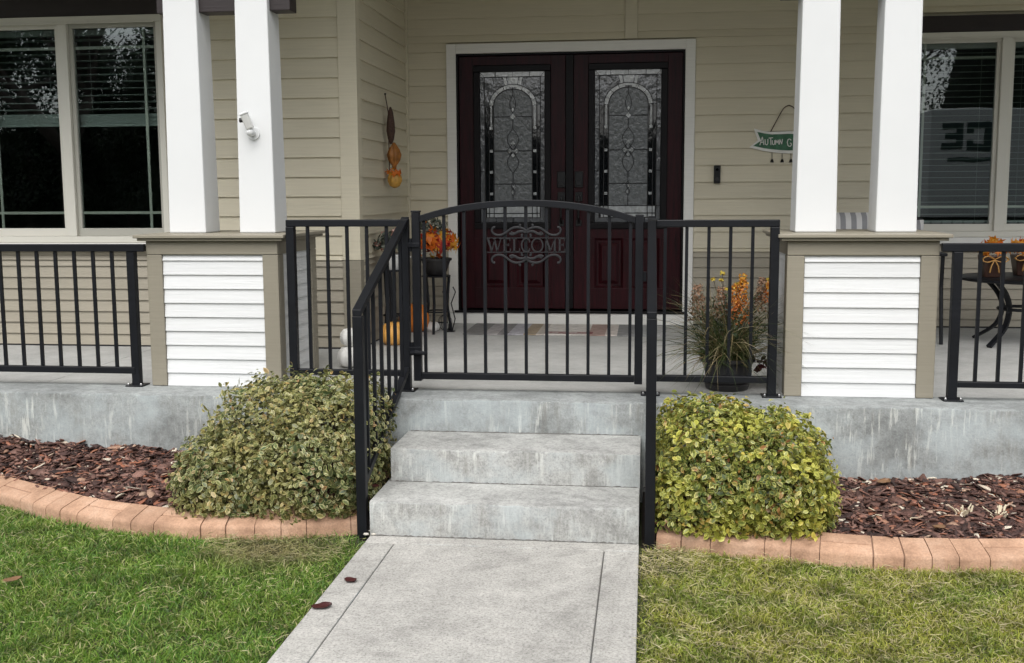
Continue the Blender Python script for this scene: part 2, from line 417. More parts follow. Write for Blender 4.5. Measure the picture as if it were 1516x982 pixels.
ZT = 1.105                                   # where the taupe base begins
PU = 1.407-2*EU
# left wall
boards(LWX1+.002, -2.050, YL, ZT, ZC, EU, M['siding'], phase=PU)
boards(-6.2, LWX0-.002, YL, ZT, ZC, EU, M['siding'], phase=PU)
boards(LWX0-.002, LWX1+.002, YL, ZT, WZ0-.055, EU, M['siding_low'], phase=PU-.002)
boards(-6.2, -2.050, YL, Z3+.012, ZT-.004, EL, M['siding_low'], phase=1.062)
# return wall beside the door (boards run along Y, faces +X)
def ret(z0, z1, e, mat, phase):
    k = math.floor((z0-phase)/e+1e-6); z = phase+k*e; y0, y1 = YL+.075, YW-.03
    while z < z1-.012:
        a_, b_ = max(z, z0), min(z+e, z1)
        if b_-a_ > .012:
            piece('siding_board', ('ret', round(b_-a_, 4), mat.name), lap_mesh(y1-y0, b_-a_), mat, house, (-1.945, y0, a_), (0, 0, rad(90)))
        z += e
ret(ZT, ZC, EU, M['siding'], PU); ret(Z3+.012, ZT-.004, EL, M['siding_low'], 1.062)
# door wall
PD = 1.378-2*EU+.0
boards(-1.915, DX0-.002, YW, ZT, DZ1+.012, EU*.99, M['siding'], phase=PD)
boards(-1.915, -.170, YW, DZ1+.012, ZC, EU*.99, M['siding'], phase=PD)
boards(-.066, RWX0-.002, YW, DZ1+.012, ZC, EU*.99, M['siding'], phase=PD)
boards(DX1+.002, RWX0-.002, YW, ZT-.02, DZ1+.012, EU*.99, M['siding'], phase=PD)
boards(RWX0-.002, RWX1+.002, YW, WZ1+.13, ZC, EU*.99, M['siding'], phase=PD)
boards(RWX1+.002, 4.9, YW, ZT-.02, ZC, EU*.99, M['siding'], phase=PD)
boards(DX1+.002, 4.9, YW, Z3+.012, ZT-.024, EL, M['siding_low'], phase=1.040)
boards(-1.915, DX0-.002, YW, Z3+.012, ZT-.024, EL, M['siding_low'], phase=1.040)
boards(RWX0-.002, RWX1+.002, YW, ZT-.02, WZ0-.055, EU, M['siding_low'], phase=PU)
# flashing strip where the walls meet the porch floor
m = MB(); m.box(-6.2, -1.93, YL-.016, YL+.012, Z3, Z3+.012); m.box(-1.93, DX0, YW-.016, YW+.012, Z3, Z3+.012); m.box(DX1, 4.9, YW-.016, YW+.012, Z3, Z3+.012); m.box(-1.945, -1.928, YL, YW-.016, Z3, Z3+.012)
hb(m, 'flashing', M['gap'])
# corner boards
for z0, z1, mt in ((ZT, ZC, 'trim_beige'), (Z3+.004, ZT-.003, 'trim_taupe')):
    m = MB(); m.box(-2.048, -1.921, YL-.024, YL+.011, z0, z1); hb(m, 'corner_board', M[mt], .003)
    m = MB(); m.box(-1.946, -1.9235, YL+.012, YL+.074, z0, z1); hb(m, 'corner_board', M[mt], .003)
    m = MB(); m.box(-1.944, -1.916, YW-.029, YW+.011, z0, z1); hb(m, 'inside_corner_trim', M[mt], .003)
m = MB(); m.box(-.168, -.068, YW-.022, YW+.011, DZ1+.012, ZC); hb(m, 'joint_trim', M['trim_beige'], .003)
# ceiling, beams, roof
m = MB(); m.box(-6.2, 4.9, 1.10, YW+.1, ZC+.001, ZC+.05); hb(m, 'porch_ceiling', M['ceiling'])
m = MB(); m.box(-2.73, -1.955, 1.30, 1.42, 2.566, 3.0); hb(m, 'porch_beam', M['brown'], .004)
m = MB(); m.box(.715, 1.50, 1.30, 1.42, 2.566, 3.0); hb(m, 'porch_beam', M['brown'], .004)
m = MB(); m.box(-6.2, -1.955, 1.22, 1.50, 3.002, 3.62); m.box(.715, 4.9, 1.22, 1.50, 3.002, 3.62); m.box(-1.955, .715, 1.22, 1.50, 3.40, 3.62); hb(m, 'porch_beam', M['white'], .004)
m = MB(); m.add([(-6.5, .55, 3.06), (5.2, .55, 3.06), (5.2, 7.8, 5.6), (-6.5, 7.8, 5.6), (-6.5, .55, 3.20), (5.2, .55, 3.20), (5.2, 7.8, 5.75), (-6.5, 7.8, 5.75)],
                [(0, 3, 2, 1), (4, 5, 6, 7), (0, 1, 5, 4), (1, 2, 6, 5), (2, 3, 7, 6), (3, 0, 4, 7)])
m2 = MB()
for (v) in m.v: pass
m.v = [(x, y+.3, z+.62) for x, y, z in m.v]
hb(m, 'roof', plain('grey shingles', (.09, .085, .08), .9, 0, 14, .3))
m = MB(); m.box(-6.5, 5.2, .83, 1.218, 3.63, 3.66); hb(m, 'soffit', M['white'])

# ------------------------------------------------------------------ windows
def window(x0, x1, y, z0, z1, gl, gr, label):
    """slider in an almond frame: outer casing, two sashes with prairie bars; gl / gr = x of the upright bars"""
    win = MB()
    t = .042
    win.box(x0, x1, y-.045, y+.02, z1-.045, z1); win.box(x0, x1, y-.045, y+.02, z0+.001, z0+.045)
    win.box(x0, x0+t, y-.045, y+.02, z0+.045, z1-.045); win.box(x1-t, x1, y-.045, y+.02, z0+.045, z1-.045)
    root = hb(win, 'window', M['vinyl'], .004, label=label)
    ORG[root.name] = org(house)
    xm = (x0+x1)/2+.005
    m = MB(); m.box(xm-.036, xm+.036, y-.040, y+.03, z0+.046, z1-.046); m.build('mullion', M['vinyl'], root, .004)
    # outer lip and white ledge
    m = MB(); m.box(x0+.05, x1-.05, y-.052, y-.0455, z1-.052, z1-.044); m.build('casing_lip', M['vinyl'], root)
    m = MB(); m.box(x0-.03, x1+.03, y-.075, y+.0, z0-.052, z0-.001); m.build('sill', M['white_trim'], root, .004)
    m = MB(); m.box(x0-.05, x1+.04, y-.036, y+.01, z1+.002, z1+.125); m.build('header', M['brown'], root, .003)
    za, zb = z0+.046, z1-.046
    for a0, a1, dy, bx in ((x0+t+.001, xm-.037, .0, gl), (xm+.037, x1-t-.001, .0, gr)):
        s = MB(); w_ = .028; yy0, yy1 = y-.012, y+.028
        s.box(a0, a1, yy0, yy1, za, za+.055); s.box(a0, a1, yy0, yy1, zb-.03, zb); s.box(a0, a0+w_, yy0, yy1, za+.055, zb-.03); s.box(a1-w_, a1, yy0, yy1, za+.055, zb-.03)
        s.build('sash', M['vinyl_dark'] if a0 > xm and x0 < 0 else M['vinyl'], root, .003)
        p = MB(); p.box(a0+w_-.004, a1-w_+.004, y+.006, y+.010, za+.05, zb-.026); p.build('pane', M['glass'], root)
        for zz in (2.568, 1.434):
            b = MB(); b.box(a0+w_, a1-w_, y+.014, y+.022, zz-.009, zz+.009); b.build('grille_bar', M['vinyl'], root)
        b = MB(); b.box(bx-.009, bx+.009, y+.0135, y+.0225, za+.055, zb-.03); b.build('grille_bar', M['vinyl'], root)
window(LWX0, LWX1, YL, WZ0, WZ1, LWX0+.19, -3.428, 'sliding window with half raised blind')
window(RWX0, RWX1, YW, 1.200, 2.752, 2.13, RWX1-.19, 'sliding window with lowered blind')
def blind(x0, x1, y, ztop, zend, zrail, label, tilt=-5):
    t = thing('window_blind', ((x0+x1)/2, y, zend-zrail), label, 'blind', 'blinds hanging inside the windows')
    MB().box(x0, x1, y-.025, y+.025, ztop, ztop+.04).build('head_rail', M['blind'], t)
    z = ztop-.03
    while z > zend:
        piece('slat', ('slat', round(x1-x0, 3)), lambda m: m.box(-(x1-x0)/2, (x1-x0)/2, -.024, .024, -.0016, .0016), M['blind'], t, ((x0+x1)/2, y, z), (rad(tilt), 0, 0)); z -= .0475
    m = MB()
    if zrail > .05:
        for i in range(7): m.box(x0, x1, y-.024, y+.024, zend-zrail+.02+i*.0095, zend-zrail+.0275+i*.0095)
    m.box(x0, x1, y-.024, y+.024, zend-zrail, zend-zrail+.018); m.build('bottom_rail', M['blind'], t)
    for xx in (x0+.12, x1-.12): MB().tube([(xx, y-.026, ztop), (xx, y-.026, zend)], .0012, 4).build('cord', M['blind'], t)
blind(-4.66, -4.03, YL+.085, 2.66, 2.13, .09, 'half raised white slat blind behind the sash farther from the columns')
blind(-3.965, -3.31, YL+.085, 2.66, 2.125, .09, 'half raised white slat blind behind the sash beside the white columns')
blind(2.02, 2.68, YW+.085, 2.64, 1.33, .02, 'white slat blind lowered to the sill behind the pane with the truck reflection', 3)
blind(2.74, 3.40, YW+.085, 2.64, 1.33, .02, 'white slat blind lowered to the sill over the patio table', 3)

# ------------------------------------------------------------------ double door
m = MB(); m.box(DX0, DX0+.078, YW-.034, YW+.03, Z3+.095, DZ1); m.box(DX1-.078, DX1, YW-.034, YW+.03, Z3+.095, DZ1); m.box(DX0+.078, DX1-.078, YW-.034, YW+.03, DZ1-.078, DZ1)
df = hb(m, 'door_frame', M['white_trim'], .005)
m = MB(); m.box(DX0+.0785, DX0+.094, YW-.020, YW+.16, Z3+.11, DZ1-.0785); m.box(DX1-.094, DX1-.0785, YW-.020, YW+.16, Z3+.11, DZ1-.0785); m.box(DX0+.094, DX1-.094, YW-.020, YW+.16, DZ1-.094, DZ1-.0785)
m.build('jamb', M['ebony'], df)
m = MB(); m.box(DX0-.01, DX1+.01, YW-.05, YW+.10, Z3+.002, Z3+.0945); m.build('sill', M['white_trim'], df, .004)
m = MB(); m.box(DX0+.05, DX1-.05, YW-.065, YW+.10, Z3+.095, Z3+.112); m.build('threshold', M['ebony'], df, .003)

GW, GH = .527, 1.212
def came_design(door, gx0, gz0, yf):
    """leaded glass in local u (0..GW) and v (0 at the top, down)"""
    k = GW/434.0
    U = lambda a: gx0+(a-88)*k
    V = lambda b: gz0+GH-(b-75)*k
    def pane(name, poly, mat, y0, y1): MB().prism([(U(a), V(b)) for a, b in poly], y0, y1).build(name, mat, door)
    y = yf
    bot = 75+GH/k
    pane('pane', [(88, 75), (522, 75), (522, bot), (88, bot)], M['glass_clear'], y, y+.006)
    e = .0006
    # outer border panes
    for a0, a1 in ((90, 117), (495, 520)):
        for b0, b1 in ((112, 208), (212, 452), (457, 728), (733, 960), (964, bot-4)): pane('border_pane', [(a0, b0), (a1, b0), (a1, b1), (a0, b1)], M['glass_water'], y-.003, y-e)
    for a0, a1 in ((90, 190), (194, 305), (309, 420), (424, 520)):
        pane('border_pane', [(a0, 77), (a1, 77), (a1, 106), (a0, 106)], M['glass_bevel'], y-.003, y-e)
        pane('border_pane', [(a0, bot-32), (a1, bot-32), (a1, bot-4), (a0, bot-4)], M['glass_water'], y-.004, y-.0032)
    # spandrels: wavy glass over the arch
    arc = [(309-160*math.cos(t), 298-140*math.sin(t)) for t in np.linspace(0, math.pi, 21)]
    pane('spandrel_pane', [(121, 112), (305, 112)]+[(x, y_) for x, y_ in arc[10::-1]]+[(121, 298)], M['glass_water'], y-.002, y-e)
    pane('spandrel_pane', [(313, 112), (491, 112), (491, 298)]+[(x, y_) for x, y_ in arc[20:9:-1]], M['glass_water'], y-.002, y-e)
    # arch bevels
    ts = [0, .33, .72, 1.12, 1.42]
    for sgn in (-1, 1):
        for t0, t1 in zip(ts[:-1], ts[1:]):
            tt = np.linspace(t0+.015, t1-.015, 6)
            o = [(309-sgn*158*math.cos(t), 296-138*math.sin(t)) for t in tt]; i_ = [(309-sgn*133*math.cos(t), 296-112*math.sin(t)) for t in tt[::-1]]
            pane('arch_bevel', o+i_, M['glass_bevel'], y-.006, y-.0025)
    for poly in ([(243, 112), (262, 106), (276, 170), (262, 178)], [(270, 84), (350, 84), (336, 176), (284, 176)], [(376, 112), (357, 106), (343, 170), (357, 178)]):
        pane('keystone', poly, M['glass_bevel'], y-.007, y-.0025)
    # centre panes
    tt = np.linspace(.02, math.pi-.02, 17)
    pane('centre_pane', [(309-126*math.cos(t), 296-106*math.sin(t)) for t in tt]+[(435, 367), (183, 367)], M['glass_grain'], y-.003, y-e)
    for b0, b1 in ((373, 592), (598, 812), (818, 960)): pane('centre_pane', [(183, b0), (435, b0), (435, b1), (183, b1)], M['glass_grain'], y-.003, y-e)
    for b0, b1 in ((964, 1008), (1014, bot-36)): pane('centre_pane', [(130, b0), (488, b0), (488, b1), (130, b1)], M['glass_bevel'], y-.0035, y-.001)
    # side columns with small bevels
    for a0, a1 in ((152, 172), (446, 466)):
        for b0, b1 in ((300, 436),): pane('side_bevel', [(a0+6, b0), (a1-4, b0), (a1-4, b1), (a0+6, b1)], M['glass_bevel'], y-.005, y-e)
        for b in (445, 595, 735, 880): pane('jewel', [(a0, b-9), (a1, b-9), (a1, b+9), (a0, b+9)], M['glass_bevel'], y-.007, y-e)
    for cx, cy, rx, ry in ((309, 370, 16, 18), (309, 545, 15, 17), (284, 595, 16, 17), (334, 595, 16, 17), (309, 598, 14, 15), (309, 628, 15, 17), (309, 325, 10, 14), (317, 835, 8, 16), (303, 870, 7, 16)):
        pane('jewel', [(cx-rx, cy), (cx, cy-ry), (cx+rx, cy), (cx, cy+ry)], M['glass_bevel'], y-.008, y-.0031)
    c = MB()
    def line(pts, w=.0062):
        pp = [Vector((U(a), y-.0045, V(b))) for a, b in pts]
        for p, q_ in zip(pp[:-1], pp[1:]): c.bar(p, q_, w, .007, up=(0, 1, 0))
    line([(119, 110), (493, 110), (493, bot-34), (119, bot-34), (119, 110)])
    for b in (210, 455, 731, 962): line([(88, b), (119, b)], .003); line([(493, b), (522, b)], .003)
    for a_ in (192, 307, 422): line([(a_, 75), (a_, 110)], .003)
    line([(88, 75), (119, 110)], .003); line([(522, 75), (493, 110)], .003)
    line([(148, bot-36), (148, 298)]+arc+[(470, 298), (470, bot-36)])
    ia = [(309-129*math.cos(t), 298-110*math.sin(t)) for t in np.linspace(0, math.pi, 17)]
    line([(179, bot-36), (179, 298)]+ia+[(438, 298), (438, bot-36)])
    for b in (370, 595, 815): line([(181, b), (290, b)]); line([(328, b), (437, b)])
    for b in (962, 1011): line([(130, b), (488, b)])
    line([(309, 178), (309, 232)]); line([(309, 386), (309, 450)]); line([(309, 740), (309, 800)]); line([(309, 890), (309, 960)])
    def lens(cy0, cy1, wd, n=11): 
        L_ = [(309-wd*math.sin(math.pi*i/(n-1)), cy0+(cy1-cy0)*i/(n-1)) for i in range(n)]; line(L_, .0055); line([(618-p, q_) for p, q_ in L_], .0055)
    lens(228, 345, 20); lens(448, 590, 38); lens(600, 742, 38); lens(800, 850, 12); lens(846, 892, 12)
    line([(268, 595), (309, 548), (350, 595), (309, 642), (268, 595)], .005); line([(290, 570), (330, 620)], .003); line([(328, 570), (288, 620)], .003)
    c.build('came', M['came'], door)

def make_door(x0, x1, hx, label):
    z0, z1, y0, y1 = Z3+.125, DZ1-.096, YW+.015, YW+.06
    xc = (x0+x1)/2; gx0, gz0 = xc-GW/2, 1.318
    gz1 = gz0+GH; mg = .052
    m = MB()                                   # stiles and rails, with recesses for glass and two panels
    px = [(xc-.262, xc-.030), (xc+.030, xc+.262)]; pz0, pz1 = .785, 1.19
    m.box(x0, gx0-mg, y0, y1, z0, z1); m.box(gx0+GW+mg, x1, y0, y1, z0, z1)
    a0, a1 = gx0-mg, gx0+GW+mg
    m.box(a0, a1, y0, y1, gz1+mg, z1); m.box(a0, a1, y0, y1, pz1, gz0-mg); m.box(a0, a1, y0, y1, z0, pz0)
    m.box(a0, px[0][0], y0, y1, pz0, pz1); m.box(px[0][1], px[1][0], y0, y1, pz0, pz1); m.box(px[1][1], a1, y0, y1, pz0, pz1)
    d = hb(m, 'door', M['mahogany'], .002, label=label)
    m = MB(); b0, b1 = gx0-mg, gx0+GW+mg; t = .012
    m.box(b0, b1, y0-t, y1, gz1, gz1+mg); m.box(b0, b1, y0-t, y1, gz0-mg, gz0); m.box(b0, gx0, y0-t, y1, gz0, gz1); m.box(gx0+GW, b1, y0-t, y1, gz0, gz1)
    m.build('glass_frame', M['ebony'], d, .006)
    for p0, p1 in px:
        m = MB()
        o = [(p0, pz0), (p1, pz0), (p1, pz1), (p0, pz1)]; ins = lambda q_: [(p0+q_, pz0+q_), (p1-q_, pz0+q_), (p1-q_, pz1-q_), (p0+q_, pz1-q_)]
        rings = [(o, y0+.004), (ins(.018), y0+.020), (ins(.034), y0+.020), (ins(.062), y0+.003)]
        vs = [(x, yy, z) for ring, yy in rings for x, z in ring]; fs = [(i*4+j, i*4+(j+1) % 4, (i+1)*4+(j+1) % 4, (i+1)*4+j) for i in range(3) for j in range(4)]+[(12, 13, 14, 15)]
        m.add(vs, fs); m.build('panel', M['mahogany'], d)
    came_design(d, gx0, gz0, y0+.018)
    # lockset: keypad deadbolt over a long grip handle
    m = MB(); m.box(hx-.034, hx+.034, y0-.022, y0-.001, 1.60, 1.73); m.build('deadbolt', M['hardware'], d, .006)
    m = MB(); m.box(hx-.024, hx+.024, y0-.029, y0-.0225, 1.615, 1.655); m.build('lock_cover', M['hardware'], d, .003)
    m = MB(); m.box(hx-.030, hx+.030, y0-.014, y0-.001, 1.49, 1.565); m.tube([(hx, y0-.012, 1.53), (hx, y0-.055, 1.525), (hx, y0-.068, 1.47), (hx, y0-.064, 1.36), (hx, y0-.012, 1.315)], .010, 8)
    m.box(hx-.022, hx+.022, y0-.012, y0-.001, 1.29, 1.34); m.build('handle', M['hardware'], d, .003)
    return d
make_door(-1.504, -.640, -.672, 'door leaf beside the autumn leaf basket')
make_door(-.572, .290, -.530, 'door leaf beside the doorbell')
m = MB(); m.box(-.638, -.574, YW+.006, YW+.062, Z3+.125, DZ1-.096); m.build('astragal', M['ebony'], df, .004)

# ================================================================== PIERS AND COLUMNS
def pier(x0, label):
    x1 = x0+.753; y0, y1 = YP, YP+.70; zc = 1.300
    t = thing('porch_pier', ((x0+x1)/2, (y0+y1)/2, Z3), label, 'pier', 'boxed piers under the paired columns')
    b = Z3+.002; tw = .088
    MB().box(x0+.022, x1-.022, y0+.022, y1-.022, b, zc-.002).build('core', M['white_board'], t)
    tb = lambda m: m.build('trim_board', M['trim_taupe'], t, .004)
    zt = zc-.075
    # front and back corner boards, side returns, frieze
    for ys in ((y0, y0+.021), (y1-.021, y1)):
        tb(MB().box(x0, x0+tw, *ys, b, zt)); tb(MB().box(x1-tw, x1, *ys, b, zt)); tb(MB().box(x0, x1, ys[0]-(.003 if ys[0] == y0 else -.003), ys[1], zt+.001, zc))
    for xs in ((x0, x0+.021), (x1-.021, x1)):
        tb(MB().box(*xs, y0+.0215, y0+.095, b, zt)); tb(MB().box(*xs, y1-.095, y1-.0215, b, zt)); tb(MB().box(*xs, y0+.0215, y1-.0215, zt+.001, zc))
    e = .0785
    z = 1.193-9*e-.001
    L = x1-x0-2*tw-.004; LS = .70-2*.096
    z = b
    edges = [b]+[1.193-k*e for k in range(8, -1, -1)]+[zt-.002]
    for a_, c_ in zip(edges[:-1], edges[1:]):
        hgt = c_-a_
        piece('siding_board', ('pier', round(hgt, 4)), lap_mesh(L, hgt-.002, .001, .011), M['white_board'], t, (x0+tw+.002, y0+.018, a_))
        piece('siding_board', ('pierb', round(hgt, 4)), lap_mesh(L, hgt-.002, .001, .011), M['white_board'], t, (x1-tw-.002, y1-.018, a_), (0, 0, rad(180)))
        piece('siding_board', ('pierl', round(hgt, 4)), lap_mesh(LS, hgt-.002, .001, .011), M['white_board'], t, (x0+.018, y1-.096, a_), (0, 0, rad(-90)))
        piece('siding_board', ('pierr', round(hgt, 4)), lap_mesh(LS, hgt-.002, .001, .011), M['white_board'], t, (x1-.018, y0+.096, a_), (0, 0, rad(90)))
    MB().box(x0-.035, x1+.035, y0-.035, y1+.035, zc+.001, zc+.016).build('cap', M['trim_taupe'], t, .003)
    MB().box(x0-.052, x1+.052, y0-.052, y1+.052, zc+.017, zc+.036).build('cap', M['trim_taupe'], t, .004)
    return t
pier(-2.729, 'white lap sided pier with taupe trim beside the gate side hung with the wall ornament')
pier(.740, 'white lap sided pier with taupe trim between the flower pot and the patio table')
def column(x0, x1, label):
    z0, z1 = 1.337, 3.0; y0, y1 = 1.25, 1.465; tx = .0145
    m = MB(); m.add([(x0, y0, z0), (x1, y0, z0), (x1, y1, z0), (x0, y1, z0), (x0+tx, y0+tx, z1), (x1-tx, y0+tx, z1), (x1-tx, y1-tx, z1), (x0+tx, y1-tx, z1)],
                    [(0, 3, 2, 1), (4, 5, 6, 7), (0, 1, 5, 4), (1, 2, 6, 5), (2, 3, 7, 6), (3, 0, 4, 7)])
    o = m.build('porch_column', M['white'], None, .007); tag(o, label, 'column', 'white porch columns')
column(-2.689, -2.471, 'white square tapered porch column next to the window with the half raised blind')
column(-2.271, -2.061, 'white square tapered porch column carrying the security camera')
column(.804, 1.018, 'white square tapered porch column partly hiding the green autumn sign')
column(1.219, 1.429, 'white square tapered porch column next to the window mirroring a truck')

# ================================================================== RAILINGS AND GATE
PW, RW_, BW = .045, .036, .0165
def post(t, x, y, z0, z1, plate=True, w=PW, name='post'):
    MB().box(x-w/2, x+w/2, y-w/2, y+w/2, z0, z1).build(name, M['black'], t, .003)
    if plate:
        MB().box(x-.05, x+.05, y-.05, y+.05, z0, z0+.007).build('base_plate', M['black'], t, .002)
        for sx in (-1, 1): MB().lathe([(.006, 0), (.006, .008), (.003, .012)], (x+sx*.037, y-.037, z0+.007), 8).build('bolt', M['steel'], t)
def balus(t, x, y, z0, z1):
    key = ('bal', round(z1-z0, 3)); h = z1-z0
    piece('baluster', key, lambda m: m.box(-BW/2, BW/2, -BW/2, BW/2, 0, h), M['black'], t, (x, y, z0))
def rail(t, x0, x1, y, z0, z1, name): MB().box(x0, x1, y-RW_/2, y+RW_/2, z0, z1).build(name, M['black'], t, .004)
ZTOP, ZB = 1.418, .585
# far left / far right guards
t = thing('porch_railing', (-3.8, YR, Z3), 'black metal porch railing in front of the window with the half raised blind', 'railing')
rail(t, -5.9, -2.731, YR, 1.243, 1.284, 'top_rail'); rail(t, -5.9, -2.815, YR, .560, .596, 'bottom_rail')
post(t, -2.815, YR+.01, Z3+.001, 1.243); post(t, -5.0, YR, Z3+.001, 1.243)
for i in range(20):
    x = -2.926-.111*i
    if abs(x+5.0) > .05: balus(t, x, YR, .596, 1.243)
t = thing('porch_railing', (2.4, YR, Z3), 'black metal porch railing in front of the patio table', 'railing')
rail(t, 1.495, 4.6, YR-.02, 1.247, 1.290, 'top_rail'); rail(t, 1.573, 4.6, YR-.02, .557, .587, 'bottom_rail')
post(t, 1.573, YR-.02, Z3+.001, 1.247); post(t, 4.2, YR-.02, Z3+.001, 1.247)
for i in range(24):
    x = 1.684+.110*i
    if abs(x-4.2) > .05: balus(t, x, YR-.02, .587, 1.247)
def side_rail(x, label, bits):
    """guard panel on the porch plus the sloping stair rail that meets it"""
    t = thing('stair_railing', (x, .5, 0), label, 'railing')
    y0, y1 = .035, YR; zn = 1.036
    ya = y0
    post(t, x, y1, Z3+.001, ZTOP-.001, name='post'); MB().box(x-.0225, x+.0225, y0-.0225, y0+.0225, -.15, zn-.030).build('newel_post', M['black'], t, .003)
    sl = (ZTOP-zn)/(y1-y0)
    m = MB(); w2 = .021
    m.add([(x-w2, y0-.024, zn-.030), (x+w2, y0-.024, zn-.030), (x+w2, y0-.024, zn), (x-w2, y0-.024, zn), (x-w2, y1+.018, ZTOP-.03+.012), (x+w2, y1+.018, ZTOP-.03+.012), (x+w2, y1+.018, ZTOP+.012), (x-w2, y1+.018, ZTOP+.012)],
          [(0, 1, 2, 3), (4, 7, 6, 5), (0, 4, 5, 1), (1, 5, 6, 2), (2, 6, 7, 3), (3, 7, 4, 0)]); m.build('hand_rail', M['black'], t, .003)
    zb0 = .225; zb1 = zb0+sl*(y1-y0)
    MB().bar((x, y0+.022, zb0+sl*.02), (x, y1-.022, zb1), .034, .034).build('bottom_rail', M['black'], t, .002)
    for i in range(6):
        yy = y0+.125+i*.148
        balus(t, x, yy, zb0+sl*(yy-y0)+.012, zn-.026+sl*(yy-y0))
    x0_, x1_, bl = bits
    rail(t, min(x0_, x1_), max(x0_, x1_), YR, ZTOP-.036, ZTOP, 'top_rail') if 0 else None
    return t
tl = side_rail(-1.265, 'black metal railing running down the shrub side of the steps past the pumpkins', (0, 0, 0))
rail(tl, -1.918, -1.288, YR, ZTOP-.040, ZTOP-.002, 'top_rail'); rail(tl, -1.872, -1.288, YR, ZB-.016, ZB+.016, 'bottom_rail'); post(tl, -1.895, YR, Z3+.001, ZTOP-.0405)
for x in (-1.801, -1.692, -1.583, -1.474, -1.365): balus(tl, x, YR, ZB+.016, ZTOP-.040)
tr = side_rail(.047, 'black metal railing running down the steps in front of the black flower pot', (0, 0, 0))
rail(tr, .070, .697, YR, ZTOP-.046, ZTOP-.008, 'top_rail'); rail(tr, .070, .652, YR, ZB-.024, ZB+.010, 'bottom_rail'); post(tr, .674, YR, Z3+.001, ZTOP-.0465)
for x in (.116, .227, .340, .451, .563): balus(tr, x, YR, ZB+.010, ZTOP-.046)

gt = thing('porch_gate', (-.61, YG, Z3), 'black arched metal gate with a welcome scroll at the top of the steps', 'gate')
GX0, GX1 = -1.203, -.017
def arch(x): u_ = (x+.623)/.60; return 1.517-.078*u_*u_-.018*u_**4
MB().box(GX0-.021, GX0+.021, YG-.021, YG+.021, .545, 1.452).build('stile', M['black'], gt, .003)
MB().box(GX1-.021, GX1+.021, YG-.021, YG+.021, .545, 1.438).build('stile', M['black'], gt, .003)
MB().box(GX0-.024, GX0+.024, YG-.024, YG+.024, 1.4525, 1.462).build('cap', M['black'], gt, .002)
xs = np.linspace(GX0+.0215, GX1-.0215, 41); w2 = .019; m = MB(); vs = []; fs = []
for x in xs:
    z = arch(x); vs += [(x, YG-w2, z-.036), (x, YG+w2, z-.036), (x, YG+w2, z), (x, YG-w2, z)]
for i in range(40):
    for j in range(4): fs.append((i*4+j, i*4+(j+1) % 4, (i+1)*4+(j+1) % 4, (i+1)*4+j))
fs += [(0, 3, 2, 1), (160, 161, 162, 163)]; m.add(vs, fs); m.build('arched_top_rail', M['black'], gt, .003)
MB().box(GX0+.0215, GX1-.0215, YG-.018, YG+.018, .555, .590).build('bottom_rail', M['black'], gt, .003)
for x in (-1.160, -1.052, -.943, -.833, -.723, -.613, -.503, -.393, -.283, -.173, -.063): balus(gt, x, YG, .590, arch(x)-.034)
for z in (1.28, .72):
    MB().tube([(-1.234, YG-.012, z-.035), (-1.234, YG-.012, z+.035)], .010, 8).build('hinge', M['black'], gt)
    MB().box(-1.245, -1.18, YG-.030, YG-.0215, z-.012, z+.012).build('hinge_strap', M['black'], gt, .002)
MB().tube([(-1.235, YG-.03, .70), (-1.21, YG-.04, .705), (-1.16, YG-.035, .70), (-1.145, YG-.03, .70)], [.011, .013, .010, .004], 8).build('latch', M['black'], gt)
MB().box(.0, .022, YG-.012, YG+.012, 1.09, 1.14).build('latch', M['black'], gt, .002)
# WELCOME scrollwork, traced on the gate plane
sg = MB(); YS = YG-.016
def S(a, b): p = pix(700+a*160/1122, 280+b*160/1122, Y=YS); return (p.x, YS, p.z)
CX, CY = 555, 582
def smooth(pts, n=6):
    P = [Vector(p) for p in pts]; P = [P[0]]+P+[P[-1]]; o = []
    for i in range(1, len(P)-2):
        for k in range(n):
            t_ = k/n; o.append(.5*((2*P[i])+(P[i+1]-P[i-1])*t_+(2*P[i-1]-5*P[i]+4*P[i+1]-P[i+2])*t_**2+(3*P[i]-P[i-1]-3*P[i+1]+P[i+2])*t_**3))
    o.append(P[-2]); return o
curves = [([(232, 398), (212, 400), (198, 425), (208, 455), (245, 478), (300, 476), (345, 452), (400, 412), (450, 398), (505, 406), (540, 425), (555, 440)], 10),
          ([(380, 462), (410, 472), (445, 460), (480, 442), (520, 442), (552, 452)], 11), ([(395, 448), (420, 460), (450, 462)], 8), ([(510, 500), (508, 480), (520, 470)], 10), ([(500, 372), (485, 376), (490, 395)], 9)]
for pts, wd in curves:
    for sx in (1, -1):
        for sy in (1, -1):
            q_ = [S(CX+sx*(p[0]-CX), CY+sy*(p[1]-CY)) for p in pts]
            q_ = smooth(q_); w_ = wd*.00062
            sg.tube([Vector(p) for p in q_], w_, 6, .6, up=(0, 1, 0))
for b in (508, 657): sg.bar(S(145, b), S(968, b), .004, .006, up=(0, 1, 0))
M['scroll'] = plain('black scroll with sky sheen', (.010, .010, .012), .5); sgo = sg.build('welcome_scroll', M['scroll'], gt)  # paler than the gate black, reflected sky put into the colour
LT = MB()
def stroke(pts, w_=.009, d_=.006):
    for p, q_ in zip(pts[:-1], pts[1:]): LT.bar(p, q_, w_, d_, up=(0, 1, 0))
def glyph(x0, x1, lines):
    z0, z1 = S(500, 652)[2], S(500, 513)[2]; X0, X1 = S(x0, 580)[0], S(x1, 580)[0]
    global LT; LT = MB()
    for pts, w_ in lines: stroke([(X0+(X1-X0)*u_, YS-.001, z0+(z1-z0)*v_) for u_, v_ in pts], w_)
    LT.build('letter', M['scroll'], gt)
th, tk = .0045, .0095
circ = lambda a0, a1, n=15: [(.5+.48*math.cos(rad(t_)), .5+.5*math.sin(rad(t_))) for t_ in np.linspace(a0, a1, n)]
